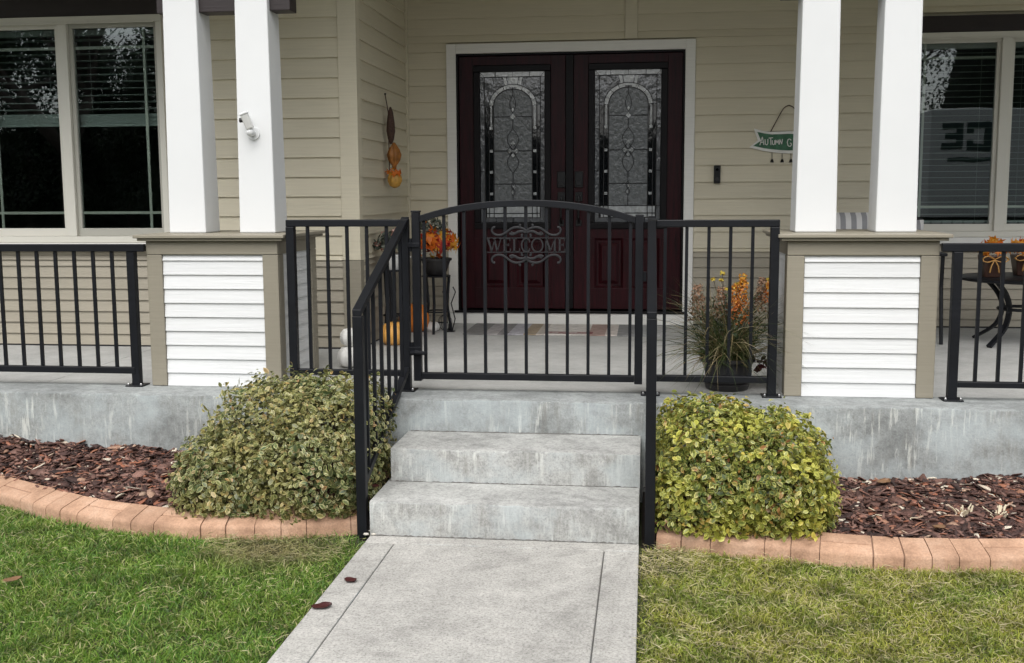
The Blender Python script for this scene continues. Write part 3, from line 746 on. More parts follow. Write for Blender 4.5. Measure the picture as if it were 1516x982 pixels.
glyph(150, 300, [([(.06, .98), (.32, .02)], tk), ([(.32, .02), (.5, .9)], th), ([(.5, .9), (.70, .02)], tk), ([(.70, .02), (.94, .98)], th), ([(-.04, .98), (.18, .98)], th), ([(.4, .98), (.6, .98)], th), ([(.84, .98), (1.04, .98)], th)])
glyph(308, 395, [([(.25, 0), (.25, 1)], tk), ([(.05, .98), (.88, .98), (.88, .8)], th), ([(.25, .52), (.72, .52)], th), ([(.72, .62), (.72, .42)], th), ([(.05, .02), (.95, .02), (.95, .24)], th)])
glyph(405, 490, [([(.3, 0), (.3, 1)], tk), ([(.08, .98), (.55, .98)], th), ([(.08, .02), (.95, .02), (.95, .28)], th)])
glyph(505, 605, [(circ(50, 310), tk*.8), ([(.84, .95), (.84, .7)], th), ([(.84, .05), (.84, .26)], th)])
glyph(610, 730, [(circ(0, 360, 24), tk*.8)])
glyph(745, 870, [([(.12, 0), (.12, 1)], th), ([(.12, 1), (.5, .06)], tk), ([(.5, .06), (.84, 1)], th), ([(.84, 1), (.84, 0)], tk), ([(0, .02), (.26, .02)], th), ([(.72, .02), (1, .02)], th)])
glyph(882, 962, [([(.25, 0), (.25, 1)], tk), ([(.05, .98), (.88, .98), (.88, .8)], th), ([(.25, .52), (.72, .52)], th), ([(.72, .62), (.72, .42)], th), ([(.05, .02), (.95, .02), (.95, .24)], th)])

# ================================================================== FOLIAGE TOOLS
def leaves(centres, normals, size, shape='oval', fold=.25, jitter=.5, rnd=None):
    """batch of folded leaves: 5-point outline with a raised midrib; returns verts, faces, rnd, margin"""
    n = len(centres); nrm = normals/np.linalg.norm(normals, axis=1, keepdims=True)
    nrm = nrm+rng.normal(0, jitter, (n, 3)); nrm /= np.linalg.norm(nrm, axis=1, keepdims=True)
    ref = rng.normal(0, 1, (n, 3)); ax = np.cross(nrm, ref); ax /= np.linalg.norm(ax, axis=1, keepdims=True); bx = np.cross(nrm, ax)
    s = size*rng.uniform(.65, 1.25, n)
    out = [(-.5, 0, 0), (-.12, .27, fold*.27), (.22, .23, fold*.23), (.5, 0, -.06), (.22, -.23, fold*.23), (-.12, -.27, fold*.27), (.05, 0, 0)]
    if shape == 'thin': out = [(-.5, 0, 0), (-.1, .12, .03), (.2, .09, .0), (.5, 0, -.15), (.2, -.09, .0), (-.1, -.12, .03), (.05, 0, .02)]
    v = np.stack([centres+(ax*o[0]+bx*o[1]+nrm*o[2])*s[:, None] for o in out], 1).reshape(-1, 3)
    base = np.arange(n)[:, None]*7
    f = np.concatenate([base+np.array(t_) for t_ in ((0, 6, 1), (1, 6, 2), (2, 6, 3), (3, 6, 4), (4, 6, 5), (5, 6, 0))], 0)
    r = rng.uniform(0, 1, n) if rnd is None else rnd
    return v, f, np.repeat(r, 7), np.tile([.5, 1, 1, .8, 1, 1, 0], n)
def maple(centres, normals, size):
    """five-lobed leaves for the artificial autumn foliage"""
    n = len(centres); nrm = normals+rng.normal(0, .5, (n, 3)); nrm /= np.linalg.norm(nrm, axis=1, keepdims=True)
    ref = rng.normal(0, 1, (n, 3)); ax = np.cross(nrm, ref); ax /= np.linalg.norm(ax, axis=1, keepdims=True); bx = np.cross(nrm, ax)
    s = size*rng.uniform(.7, 1.2, n); out = [(0, 0, .08)]
    for k, (r_, ) in enumerate([(.5,), (.22,), (.55,), (.24,), (.62,), (.24,), (.55,), (.22,), (.5,), (.12,)]):
        a_ = rad(-120+k*27+(20 if k == 9 else 0)) if k < 9 else rad(180); out.append((r_*math.cos(a_), r_*math.sin(a_), -.12 if r_ > .3 else 0))
    K = len(out)
    v = np.stack([centres+(ax*o[0]+bx*o[1]+nrm*o[2])*s[:, None] for o in out], 1).reshape(-1, 3)
    base = np.arange(n)[:, None]*K
    f = np.concatenate([base+np.array((0, i, i % (K-1)+1)) for i in range(1, K)], 0)
    return v, f, np.repeat(rng.uniform(0, 1, n), K), np.tile([0]+[1]*(K-1), n)
def blades(base, direc, length, width, droop, segs=3, rnd=None):
    """ribbons that start upright and arch over: grass blades"""
    n = len(base); d = direc/np.linalg.norm(direc, axis=1, keepdims=True)
    side = np.cross(d, rng.normal(0, 1, (n, 3))); side /= np.linalg.norm(side, axis=1, keepdims=True)
    out = []; p = base.copy(); rows = []
    hor = d.copy(); hor[:, 2] = 0; hl = np.linalg.norm(hor, axis=1, keepdims=True); hor = np.where(hl > 1e-3, hor/np.maximum(hl, 1e-3), 0)
    dd = d.copy()
    for k in range(segs+1):
        w_ = width*(1-k/segs)**.7 if k < segs else width*0
        wv = (np.asarray(w_)*np.ones(n))[:, None] if np.ndim(w_) <= 1 else w_
        if k < segs: rows += [p-side*wv/2, p+side*wv/2]
        else: rows += [p]
        step = (np.asarray(length)/segs*np.ones(n))[:, None]
        p = p+dd*step
        dd = dd+(hor*.7-np.array([0, 0, 1.0]))*(np.asarray(droop)*np.ones(n))[:, None]; dd /= np.linalg.norm(dd, axis=1, keepdims=True)
    K = 2*segs+1; v = np.stack(rows, 1).reshape(-1, 3); b = np.arange(n)[:, None]*K; fs = []
    for k in range(segs-1):
        i = 2*k; fs += [b+np.array((i, i+1, i+3)), b+np.array((i, i+3, i+2))]
    i = 2*(segs-1); fs.append(b+np.array((i, i+1, i+2)))
    r = rng.uniform(0, 1, n) if rnd is None else rnd
    return v, np.concatenate(fs, 0), np.repeat(r, K), np.tile(np.repeat(np.arange(segs+1)/segs, 2)[:K], n)

# ================================================================== LAWN, BEDS, EDGING
outL = [(-5.6, 2.2), (-4.6, 1.25), (-3.7, .62), (-3.182, .324), (-2.703, .081), (-2.164, -.054), (-1.688, -.024), (-1.300, .095)]
outR = [(.072, .034), (.35, -.035), (.618, -.083), (1.079, -.150), (1.541, -.120), (2.1, -.02), (2.8, .20), (4.2, .9)]
def spline(pts, n=12):
    return [Vector((p[0], p[1])) for p in smooth([(x, y, 0) for x, y in pts], n)]
SL, SR = spline(outL), spline(outR)
def interp_y(S_, x):
    xs_ = np.array([p.x for p in S_]); ys_ = np.array([p.y for p in S_]); return np.interp(x, xs_, ys_)
def edging_mat():
    a = N('stamped terracotta concrete'); n = a.noise(a.pos(), 7, 5, .65); n2 = a.noise(a.pos(), 120, 3)
    k = a.ramp(n, [(.25, (.27, .155, .095)), (.5, (.47, .285, .185)), (.75, (.58, .385, .27))]); k = a.mix(1, k, a.ramp(n2, [(.25, .75), (.7, 1.12)]), 'MULTIPLY'); k = a.mix(1, k, a.rnd(.9, 1.07), 'MULTIPLY')
    a.col(k).rough(.8); a.bump(n2, .35, .004); return a.m
M['edging'] = edging_mat(); M['edging_joint'] = plain('edging joint', (.25, .155, .105), .95)
EW = .145
def edging(S_, label, side):
    t = thing('garden_edging', (S_[len(S_)//2].x, S_[len(S_)//2].y, -.02), label, 'edging')
    d = [0]
    for p, q_ in zip(S_[:-1], S_[1:]): d.append(d[-1]+(q_-p).length)
    d = np.array(d); X_ = np.array([p.x for p in S_]); Y_ = np.array([p.y for p in S_])
    def at(s_):
        s_ = min(max(s_, 0), d[-1]); x, y = np.interp(s_, d, X_), np.interp(s_, d, Y_)
        e_ = .02; tx, ty = np.interp(min(s_+e_, d[-1]), d, X_)-np.interp(max(s_-e_, 0), d, X_), np.interp(min(s_+e_, d[-1]), d, Y_)-np.interp(max(s_-e_, 0), d, Y_)
        l_ = math.hypot(tx, ty); return x, y, -ty/l_, tx/l_
    prof = [(0, -.06), (0, .018), (.025, .031), (.09, .039), (.5, .058), (.93, .074), (.985, .070), (1.0, .060), (1.0, -.03)]
    def sweep(m, s0, s1, u0, u1, lift=0, n=5, pr=None):
        pr = pr or prof; rows = []
        zf = lambda u_: np.interp(u_, [p[0] for p in pr[1:-1]], [p[1] for p in pr[1:-1]])
        us = [u0]+[p[0] for p in pr[2:-2] if u0+.02 < p[0] < u1-.02]+([u1-.035] if u1 < 1 else [])+[u1]
        for i in range(n+1):
            x, y, nx, ny = at(s0+(s1-s0)*i/n); ring = [(x+nx*u0*EW, y+ny*u0*EW, -.06)]
            if u0 > 0: ring.append((x+nx*u0*EW, y+ny*u0*EW, zf(u0)-.004+lift))
            for u_ in (us if u0 == 0 else [u0+.035]+us[1:]): ring.append((x+nx*u_*EW, y+ny*u_*EW, zf(u_)+lift-(.006 if u_ == u1 and u1 < 1 else 0)))
            ring.append((x+nx*u1*EW, y+ny*u1*EW, -.06)); rows.append(ring)
        k_ = len(rows[0]); vs_ = [p for r_ in rows for p in r_]
        fs_ = [(i*k_+j, i*k_+(j+1) % k_, (i+1)*k_+(j+1) % k_, (i+1)*k_+j) for i in range(n) for j in range(k_)]
        fs_ += [tuple(range(k_))[::-1], tuple(n*k_+j for j in range(k_))]
        m.add(vs_, fs_)
    s_ = .0; kk = 0
    mm = MB(); sweep(mm, .01, d[-1]-.01, .05, .96, -.007, 60); b = mm.build('edging_base', M['edging_joint'], t)
    R = random.Random(5 if side else 9)
    lens_ = [.115, .12, .22, .11, .115, .23, .125, .12]
    while s_ < d[-1]-.03:
        L = lens_[kk % len(lens_)]*R.uniform(.92, 1.1); e_ = min(s_+L, d[-1]); gap = .0020 if kk % 6 else .0050
        lift = R.uniform(-.0012, .0015)
        if L > .15:
            u_ = R.uniform(.46, .56)
            for a_, b_ in ((0, u_-.02), (u_+.02, 1)):
                m = MB(); sweep(m, s_+gap, e_-gap, a_, b_, lift); m.build('edging_block', M['edging'], t, auto=True)
        else:
            m = MB(); sweep(m, s_+gap, e_-gap, 0, 1, lift); m.build('edging_block', M['edging'], t, auto=True)
        s_ = e_; kk += 1
edging(SL, 'curved stamped terracotta edging on the greener lawn side of the steps', 0)
edging(SR, 'curved stamped terracotta edging on the yellowed lawn side of the steps', 1)

# mulch beds: soil sheet rising to the slab edge, bark chips on top
def bed_z(x, y):
    x = np.asarray(x, float); y = np.asarray(y, float)
    left = x < -.6
    yo = np.where(left, interp_y(SL, x), interp_y(SR, x))+EW
    t_ = np.clip((y-yo)/np.maximum(YF-yo, .05), 0, 1)
    top = np.where(left, np.interp(x, [-5.5, -3.4, -2.5, -1.3], [.26, .225, .175, .12]), np.interp(x, [0, 1.0, 1.8, 4.5], [.09, .105, .14, .16]))
    return .045+(top-.045)*t_+.006*np.sin(x*17+y*5)+.005*np.sin(x*7-y*23)
M['bedsoil'] = plain('bed soil', (.018, .011, .008), .95, 0, 30, .4)
for side, (xa, xb), S_ in (('L', (-5.5, WL-.01), SL), ('R', (.012, 4.2), SR)):
    nx, ny = 90, 14; m = MB(); vs = []; fs = []
    for i in range(nx+1):
        x = xa+(xb-xa)*i/nx; yo = float(interp_y(S_, x))+EW*.8
        if side == 'L' and x > -1.30: yo = .0
        if side == 'R' and x < .07: yo = .0
        for j in range(ny+1):
            y = yo+(YF+.02-yo)*j/ny; vs.append((x, y, float(bed_z(x, y))-.014 if not (-1.30 < x < .07) else -.03+.06*j/ny))
    for i in range(nx):
        for j in range(ny): a_ = i*(ny+1)+j; fs.append((a_, a_+ny+1, a_+ny+2, a_+1))
    m.add(vs, fs); struct(m.build('mulch_bed', M['bedsoil'], smooth=True))
def bark_mat():
    a = N('bark chips'); r = a.attr('rnd'); n = a.noise(a.pos((1, 1, 1)), 90, 4, .7)
    k = a.ramp(r, [(0, (.022, .011, .009)), (.25, (.050, .023, .018)), (.5, (.10, .045, .033)), (.70, (.15, .078, .060)), (.82, (.22, .125, .10)), (.91, (.28, .10, .05)), (.965, (.36, .25, .18)), (.985, (.62, .55, .44))])
    k = a.mix(1, k, a.ramp(n, [(.25, .55), (.7, 1.35)]), 'MULTIPLY'); a.col(k).rough(.75); a.bump(n, .6, .004); return a.m
M['bark'] = bark_mat()
def chips(xa, xb, S_, count):
    x = rng.uniform(xa, xb, count*2); yo = interp_y(S_, x)+EW*1.0; y = yo+(YF-yo)*rng.uniform(0, 1, len(x))**.95
    keep = (YF-yo > .03) & (rng.uniform(0, 1, len(x)) < np.clip((YF-yo)/.8, .2, 1)); x, y = x[keep], y[keep]; n = len(x)
    L = np.clip(rng.lognormal(math.log(.040), .5, n), .012, .11); W_ = L*rng.uniform(.22, .55, n); T = rng.uniform(.002, .006, n)
    yw = rng.uniform(0, 2*math.pi, n); pt = rng.normal(0, .28, n); rl = rng.normal(0, .35, n)
    c = np.stack([x, y, bed_z(x, y)+rng.uniform(-.006, .016, n)], 1)
    ax = np.stack([np.cos(yw)*np.cos(pt), np.sin(yw)*np.cos(pt), np.sin(pt)], 1); up = np.tile([0, 0, 1.0], (n, 1))
    bx = np.cross(up, ax); bx /= np.linalg.norm(bx, axis=1, keepdims=True); up = np.cross(ax, bx)
    bx, up = bx*np.cos(rl)[:, None]+up*np.sin(rl)[:, None], up*np.cos(rl)[:, None]-bx*np.sin(rl)[:, None]
    prof = [(-.5, .35), (-.18, 1.0), (.22, .85), (.5, .25)]
    rows = []
    for u_, ww in prof:
        bend = (.25-u_*u_)*L*rng.uniform(-.15, .3, n)
        for s_, h_ in ((-1, -1), (1, -1), (1, 1), (-1, 1)):
            rows.append(c+ax*(L*u_)[:, None]+bx*(W_*.5*s_*ww*rng.uniform(.7, 1.2, n))[:, None]+up*(T*.5*h_+bend)[:, None])
    v = np.stack(rows, 1).reshape(-1, 3); b = np.arange(n)[:, None]*16; f = []
    for i in range(3):
        for j in range(4): j2 = (j+1) % 4; f.append(b+np.array((i*4+j, i*4+j2, (i+1)*4+j2, (i+1)*4+j)))
    f += [b+np.array((3, 2, 1, 0)), b+np.array((12, 13, 14, 15))]
    return v, np.concatenate(f, 0), np.repeat(rng.uniform(0, 1, n), 16)
for xa, xb, S_, cnt, lab in ((-5.4, WL-.07, SL, 11500, 'dark bark mulch chips filling the bed on the greener lawn side'), (.07, 4.1, SR, 11500, 'dark bark mulch chips filling the bed on the yellowed lawn side')):
    v, f, r_ = chips(xa, xb, S_, cnt); o = npmesh('bark_mulch', v, f, M['bark'], attrs={'rnd': r_}); tag(o, lab, 'mulch', None, 'stuff')

# grass
def grass_mat():
    a = N('grass'); r = a.attr('rnd'); h = a.attr('margin')
    g = a.n('ShaderNodeNewGeometry'); sx = a.n('ShaderNodeSeparateXYZ'); a.l(g.outputs['Position'], sx.inputs[0])
    green = a.ramp(r, [(0, (.055, .135, .016)), (.4, (.105, .235, .028)), (.75, (.19, .33, .045)), (.91, (.32, .40, .09)), (.965, (.50, .47, .22)), (1, (.62, .56, .33))])
    gold = a.ramp(r, [(0, (.15, .185, .024)), (.35, (.28, .32, .042)), (.65, (.42, .425, .065)), (.82, (.48, .43, .15)), (.92, (.55, .48, .24)), (1, (.60, .52, .32))])
    side = a.n('ShaderNodeMapRange'); side.inputs[1].default_value = -.9; side.inputs[2].default_value = -.2; a.l(sx.outputs[0], side.inputs[0])
    pt = a.ramp(a.noise(a.pos(), 2.6, 4, .6), [(.36, 0), (.66, 1)])
    f = a.math('MULTIPLY', side.outputs[0], a.math('MULTIPLY_ADD', pt, .55, .45)); f = a.math('ADD', f, a.math('MULTIPLY', pt, .22)); f = a.math('MINIMUM', f, 1)
    k = a.mix(f, green, gold)
    # straw patch of thin turf by the edging
    dry = a.n('ShaderNodeVectorMath', operation='DISTANCE'); a.l(g.outputs['Position'], dry.inputs[0]); dry.inputs[1].default_value = (-1.62, -.20, 0)
    df_ = a.math('MULTIPLY', a.ramp(dry.outputs['Value'], [(.05, 1), (.34, 0)]), .85); k = a.mix(df_, k, (.30, .25, .12))
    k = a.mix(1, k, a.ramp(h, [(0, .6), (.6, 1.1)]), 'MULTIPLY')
    k = a.mix(1, k, a.ramp(a.noise(a.pos(), 5.5, 4, .65), [(.36, .58), (.52, 1.0), (.68, 1.15)]), 'MULTIPLY')
    a.col(k).rough(.5)
    tl_ = a.n('ShaderNodeBsdfTranslucent'); a.l(k, tl_.inputs[0]); mx = a.n('ShaderNodeMixShader'); mx.inputs[0].default_value = .3
    a.l(a.p.outputs[0], mx.inputs[1]); a.l(tl_.outputs[0], mx.inputs[2]); a.l(mx.outputs[0], a.out.inputs[0]); return a.m
M['grass'] = grass_mat()
def vnoise(x, y, s, seed=0):
    return (np.sin(x*s+seed)*np.cos(y*s*1.3+seed*2)+np.sin(x*s*2.3+y*s*1.7+seed*3)*.6+np.sin(y*s*3.1-x*s*.9+seed)*.4)/2
def grass_patch(x0, x1, y0, y1, dens, S_, lenr):
    n = int((x1-x0)*(y1-y0)*dens); x = rng.uniform(x0, x1, n); y = rng.uniform(y0, y1, n)
    yo = interp_y(S_, x); walk = (x > WL-.003) & (x < WR+.003)
    clump = vnoise(x, y, 23, 1)+vnoise(x, y, 60, 4)*.6
    keep = (y < yo-.012) & ~walk & (rng.uniform(-1.4, 1, n) < clump+.55)
    edge = np.minimum(np.abs(x-WL), np.abs(x-WR))
    thin = (edge < .07) & (rng.uniform(0, 1, n) > .35+edge*8); bare = (np.abs(x-WL) < .25) & (y > -.12) & (rng.uniform(0, 1, n) > .25)
    bareR = (np.abs(x-WR) < .22) & (y > -.35) & (rng.uniform(0, 1, n) > .45)
    dry = (np.hypot((x+1.62)/1.6, y+.18) < .13) & (rng.uniform(0, 1, n) > .4)
    keep &= ~thin & ~bare & ~bareR & ~dry
    x, y, clump = x[keep], y[keep], clump[keep]; n = len(x)
    L = rng.uniform(*lenr, n)*(1+.35*np.clip(vnoise(x, y, 7, 2), -1, 1)); az = vnoise(x, y, 31, 3)*2+rng.uniform(-3.1, 3.1, n); ti = np.abs(rng.normal(.55, .42, n))
    d = np.stack([np.cos(az)*np.sin(ti), np.sin(az)*np.sin(ti), np.cos(ti)], 1)
    return blades(np.stack([x, y, np.full(n, -.032)], 1), d, L, rng.uniform(.0028, .0062, n), rng.uniform(.1, .65, n), 3)
def thatch(x0, x1, y0, y1, n, S_):
    x = rng.uniform(x0, x1, n); y = rng.uniform(y0, y1, n); keep = (y < interp_y(S_, x)-.005) & ((x < WL-.004) | (x > WR+.004)) & (rng.uniform(-1.2, 1, n) < vnoise(x, y, 5, 6)); x, y = x[keep], y[keep]; n = len(x)
    az = rng.uniform(0, 6.28, n); ti = rng.uniform(1.15, 1.5, n); d = np.stack([np.cos(az)*np.sin(ti), np.sin(az)*np.sin(ti), np.cos(ti)], 1)
    return blades(np.stack([x, y, rng.uniform(-.028, .004, n)], 1), d, rng.uniform(.02, .055, n), rng.uniform(.002, .004, n), rng.uniform(0, .15, n), 3, rng.uniform(.93, 1, n))
parts = [thatch(-3.3, WL, -1.75, .4, 5000, SL), thatch(WR, 2.1, -1.6, 0, 11000, SR), thatch(-1.95, -1.3, -.34, -.02, 2600, SL), thatch(.02, .3, -.4, 0, 1200, SR), grass_patch(-3.3, WL, -1.75, .4, 26000, SL, (.026, .056)), grass_patch(WR, 2.1, -1.6, 0, 26000, SR, (.024, .050)),
         grass_patch(-5.2, -3.3, -1.75, 1.6, 6000, SL, (.035, .07)), grass_patch(2.1, 4.0, -1.6, .7, 6000, SR, (.03, .065)), grass_patch(-5.2, WL, -3.2, -1.75, 5000, SL, (.035, .07)), grass_patch(WR, 4, -3.2, -1.6, 5000, SR, (.03, .065))]
V_, F_, R_, H_ = [], [], [], []; off = 0
for v, f, r_, h_ in parts: V_.append(v); F_.append(f+off); R_.append(r_); H_.append(h_); off += len(v)
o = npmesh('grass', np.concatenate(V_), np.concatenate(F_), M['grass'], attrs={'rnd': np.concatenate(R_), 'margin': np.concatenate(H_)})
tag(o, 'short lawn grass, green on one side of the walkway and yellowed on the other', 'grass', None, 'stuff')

# ================================================================== SHRUBS
M['shrub'] = leaf_mat('variegated shrub leaf', [(0, (.030, .055, .018)), (.4, (.060, .095, .028)), (.75, (.115, .145, .045)), (.93, (.20, .16, .06)), (1, (.28, .15, .06))],
                      [(0, (.085, .12, .038)), (.25, (.33, .35, .13)), (.5, (.60, .58, .26)), (.82, (.76, .71, .40)), (1, (.60, .40, .18))], (.45, 1.0), .35, .22, ((.38, .33, .11), 4.5, .45))
M['shrub_y'] = leaf_mat('golden shrub leaf', [(0, (.035, .060, .016)), (.4, (.065, .10, .022)), (.75, (.14, .165, .036)), (.9, (.24, .19, .06)), (1, (.30, .11, .04))],
                      [(0, (.09, .13, .035)), (.25, (.33, .36, .08)), (.5, (.62, .62, .15)), (.84, (.80, .76, .28)), (.93, (.55, .34, .14)), (1, (.40, .18, .08))], (.42, 1.0), .35, .22, ((.56, .54, .07), 4.5, .5))
M['twig'] = plain('shrub twig', (.05, .034, .024), .9)
def shrub(blobs, n, mat, size, label, loc, xlim, seed):
    t = thing('shrub', loc, label, 'shrub')
    P_, Nn = [], []
    vol = np.array([b[3]*b[4]+b[4]*b[5]+b[3]*b[5] for b in blobs]); vol /= vol.sum()
    for bi, b in enumerate(blobs):
        k = int(n*vol[bi]*2.3); d = rng.normal(0, 1, (k, 3)); d /= np.linalg.norm(d, axis=1, keepdims=True)
        e_ = 3.1; rr = 1/((np.abs(d)**e_).sum(1))**(1/e_)
        lump = 1+.09*np.sin(d[:, 0]*9+seed+bi)*np.sin(d[:, 1]*8+d[:, 2]*7+bi)+.07*np.sin(d[:, 0]*19+d[:, 2]*15+seed)*np.sin(d[:, 1]*17-d[:, 2]*9)
        depth = 1-np.where(rng.uniform(0, 1, k) < .7, np.minimum(rng.exponential(.055, k), .35), rng.uniform(.08, .36, k))
        p = np.array(b[:3])+d*(rr*lump*depth)[:, None]*np.array(b[3:6])*.955+rng.normal(0, .010, (k, 3)); nn = d/np.array(b[3:6])
        P_.append(p); Nn.append(nn)
    P_ = np.concatenate(P_); Nn = np.concatenate(Nn); keep = (P_[:, 0] > xlim[0]) & (P_[:, 0] < xlim[1]) & (P_[:, 1] < YF-.02)
    keep &= P_[:, 2] > np.where((P_[:, 0] > -1.29) & (P_[:, 0] < .05), .03, bed_z(P_[:, 0], P_[:, 1])+.005)
    deep = np.zeros(len(P_))
    for b in blobs: deep = np.maximum(deep, 1-(np.abs((P_-np.array(b[:3]))/np.array(b[3:6]))**3.1).sum(1)**(1/3.1))
    keep &= deep < .40
    hole = np.sin(P_[:, 0]*47+seed)*np.sin(P_[:, 2]*53+P_[:, 1]*19)+.6*np.sin(P_[:, 0]*101+P_[:, 2]*83); keep &= ~((hole > .62) & (deep < .17))
    P_, Nn = P_[keep], Nn[keep]; Nn[:, 2] += .35*np.linalg.norm(Nn, axis=1)
    # stray shoots that break the outline
    SP, SN = [], []
    for _ in range(150):
        i = rng.integers(len(P_)); 
        if deep[keep][i] > .1: continue
        nn = Nn[i]/np.linalg.norm(Nn[i])+rng.normal(0, .35, 3); nn[2] = abs(nn[2])+.2; nn /= np.linalg.norm(nn); L_ = rng.uniform(.02, .075)
        for q_ in np.linspace(0, 1, 6): SP.append(P_[i]+nn*L_*q_+rng.normal(0, .006, 3)); SN.append(nn+rng.normal(0, .7, 3))
    SP = np.array(SP); ok_ = (SP[:, 0] > xlim[0]-.03) & (SP[:, 0] < xlim[1]) & (SP[:, 1] < YF-.01); P_ = np.concatenate([P_, SP[ok_]]); Nn = np.concatenate([Nn, np.array(SN)[ok_]])
    v, f, r_, m_ = leaves(P_, Nn, size*rng.choice([.7, .9, 1.0, 1.15, 1.35], len(P_)), jitter=.45)
    npmesh('foliage', v, f, mat, t, {'rnd': r_, 'margin': m_})
    # dense inner twigs so that gaps read dark
    R = random.Random(seed); 
    for bi, b in enumerate(blobs[:3]):
        m = MB()
        for i in range(34):
            d = Vector((R.gauss(0, 1), R.gauss(0, 1), abs(R.gauss(0, 1)))).normalized(); e = Vector((b[0]+d.x*b[3]*.86, b[1]+d.y*b[4]*.86, b[2]+d.z*b[5]*.86)); e.x = min(max(e.x, xlim[0]+.01), xlim[1]-.01); e.y = min(e.y, YF-.02)
            s0 = Vector((b[0]+R.uniform(-.04, .04), b[1]+R.uniform(-.04, .04), float(bed_z(b[0], b[1]))-.02)); md = s0.lerp(e, .5)+Vector((R.uniform(-.03, .03), R.uniform(-.03, .03), .03))
            m.tube([s0, md, e], [.005, .0035, .0015], 5)
        m.build('stem', M['twig'], t)
shrub([(-1.50, .40, .30, .29, .37, .365), (-1.78, .42, .29, .32, .36, .365), (-2.00, .34, .16, .24, .36, .27), (-1.58, .19, .22, .30, .22, .25), (-1.96, .19, .13, .26, .21, .18)], 18500, M['shrub'], .0265,
      'low mounded shrub with cream edged leaves beside the handrail and the greener lawn', (-1.7, .3, .1), (-2.35, -1.235), 3)
shrub([(.32, .34, .28, .27, .40, .315), (.59, .32, .25, .27, .40, .29), (.33, .13, .18, .27, .19, .24), (.64, .13, .18, .23, .19, .21)], 17500, M['shrub_y'], .0265,
      'boxy low shrub with golden leaves under the flower pot beside the yellowed lawn', (.45, .3, .1), (.03, .93), 8)

# ================================================================== THINGS ON THE PORCH
def pumpkin(name, c, r, h, mat, label, ribs=10, group=None, stem=True):
    t = thing(name, c, label, 'pumpkin', group)
    prof = [(.02*r/.1, 0), (.6*r, .02*h), (.88*r, .16*h), (r, .42*h), (.95*r, .66*h), (.72*r, .90*h), (.38*r, .98*h), (.1*r, .93*h)]
    MB().lathe(prof, c, 60, ribs, .13).build('body', mat, t, smooth=True)
    if stem: MB().tube([(c[0], c[1], c[2]+h*.92), (c[0]+.004, c[1], c[2]+h*1.05), (c[0]+.015, c[1]-.005, c[2]+h*1.16)], [.016*r/.1, .011*r/.1, .009*r/.1], 8).build('stem', M['stemmat'], t)
    return t
M['stemmat'] = plain('dry pumpkin stem', (.20, .15, .07), .8)
M['pumpkin'] = plain('orange pumpkin rind', (.68, .20, .025), .45, 0, 14, .25)
M['pumpkin_y'] = plain('yellow orange pumpkin rind', (.74, .38, .09), .45, 0, 14, .3)
M['pumpkin_w'] = plain('white pumpkin rind', (.72, .71, .68), .55, 0, 12, .1, .3, 50)
pumpkin('pumpkin', (-1.757, 2.82, Z3), .098, .165, M['pumpkin_y'], 'yellowish orange ribbed pumpkin on the porch floor behind the stair railing', 12)
pumpkin('pumpkin', (-1.775, 3.57, Z3), .122, .225, M['pumpkin'], 'larger deep orange pumpkin standing under the basket of autumn leaves', 10)
pumpkin('white_pumpkin', (-1.640, 3.62, Z3), .060, .075, M['pumpkin_w'], 'small flat white pumpkin beside the deep orange pumpkin', 9)
t = thing('white_pumpkin_stack', (-1.79, 1.78, Z3), 'stack of two white ribbed pumpkins beside the porch railing', 'decoration')
for z, r, h in ((0, .083, .135), (.130, .064, .115)):
    MB().lathe([(.02, 0), (.6*r, .01), (.9*r, .2*h), (r, .48*h), (.93*r, .72*h), (.65*r, .94*h), (.2*r, h)], (-1.79, 1.78, Z3+z), 48, 9, .10).build('body', M['pumpkin_w'], t, smooth=True)
t = thing('wire_pumpkin', (-1.545, 3.66, Z3), 'small open wire pumpkin on the floor by the door trim', 'decoration')
for k in range(8):
    a_ = 2*math.pi*k/8; pts = [(-1.545+math.cos(a_)*.055*math.sin(q_), 3.66+math.sin(a_)*.055*math.sin(q_), Z3+.065-.062*math.cos(q_)) for q_ in np.linspace(.1, math.pi-.1, 9)]
    MB().tube(pts, .0022, 5).build('wire', M['hardware'], t)
MB().tube([(-1.545, 3.66, Z3+.125), (-1.54, 3.66, Z3+.15), (-1.525, 3.655, Z3+.165)], .004, 6).build('stem', M['hardware'], t)

# plant stands with the two bouquets
def stand(x, y, h, r, label, name='plant_stand'):
    t = thing(name, (x, y, Z3), label, 'plant stand')
    for k in range(3):
        a_ = 2*math.pi*k/3+.5
        MB().tube([(x+math.cos(a_)*r*1.15, y+math.sin(a_)*r*1.15, Z3), (x+math.cos(a_)*r*.8, y+math.sin(a_)*r*.8, Z3+h*.5), (x+math.cos(a_)*r, y+math.sin(a_)*r, Z3+h)], .011, 8).build('leg', M['black'], t)
    for zz, rr in ((h, r*1.02), (h*.38, r*.85)):
        MB().tube([(x+math.cos(q_)*rr, y+math.sin(q_)*rr, Z3+zz) for q_ in np.linspace(0, 2*math.pi, 19)], .006, 6).build('ring', M['black'], t)
    MB().lathe([(r*.98, 0), (r*.98, .010)], (x, y, Z3+h-.005), 24).build('shelf', M['black'], t)
    return t
stand(-1.79, 2.96, .52, .085, 'slim black metal stand under the dusty pink flowers')
stand(-1.585, 3.52, .44, .105, 'black metal stand under the basket of orange maple leaves')
def pot(t, x, y, z, r0, r1, h, mat, name='pot', ribs=0):
    MB().lathe([(r0*.9, 0), (r0, .006), (r1*.97, h*.86), (r1*1.06, h*.87), (r1*1.06, h), (r1*.95, h), (r1*.93, h*.9), (.01, h*.88)], (x, y, z), 32).build(name, mat, t, auto=True)
M['pot_white'] = plain('white glazed pot', (.62, .62, .60), .35)
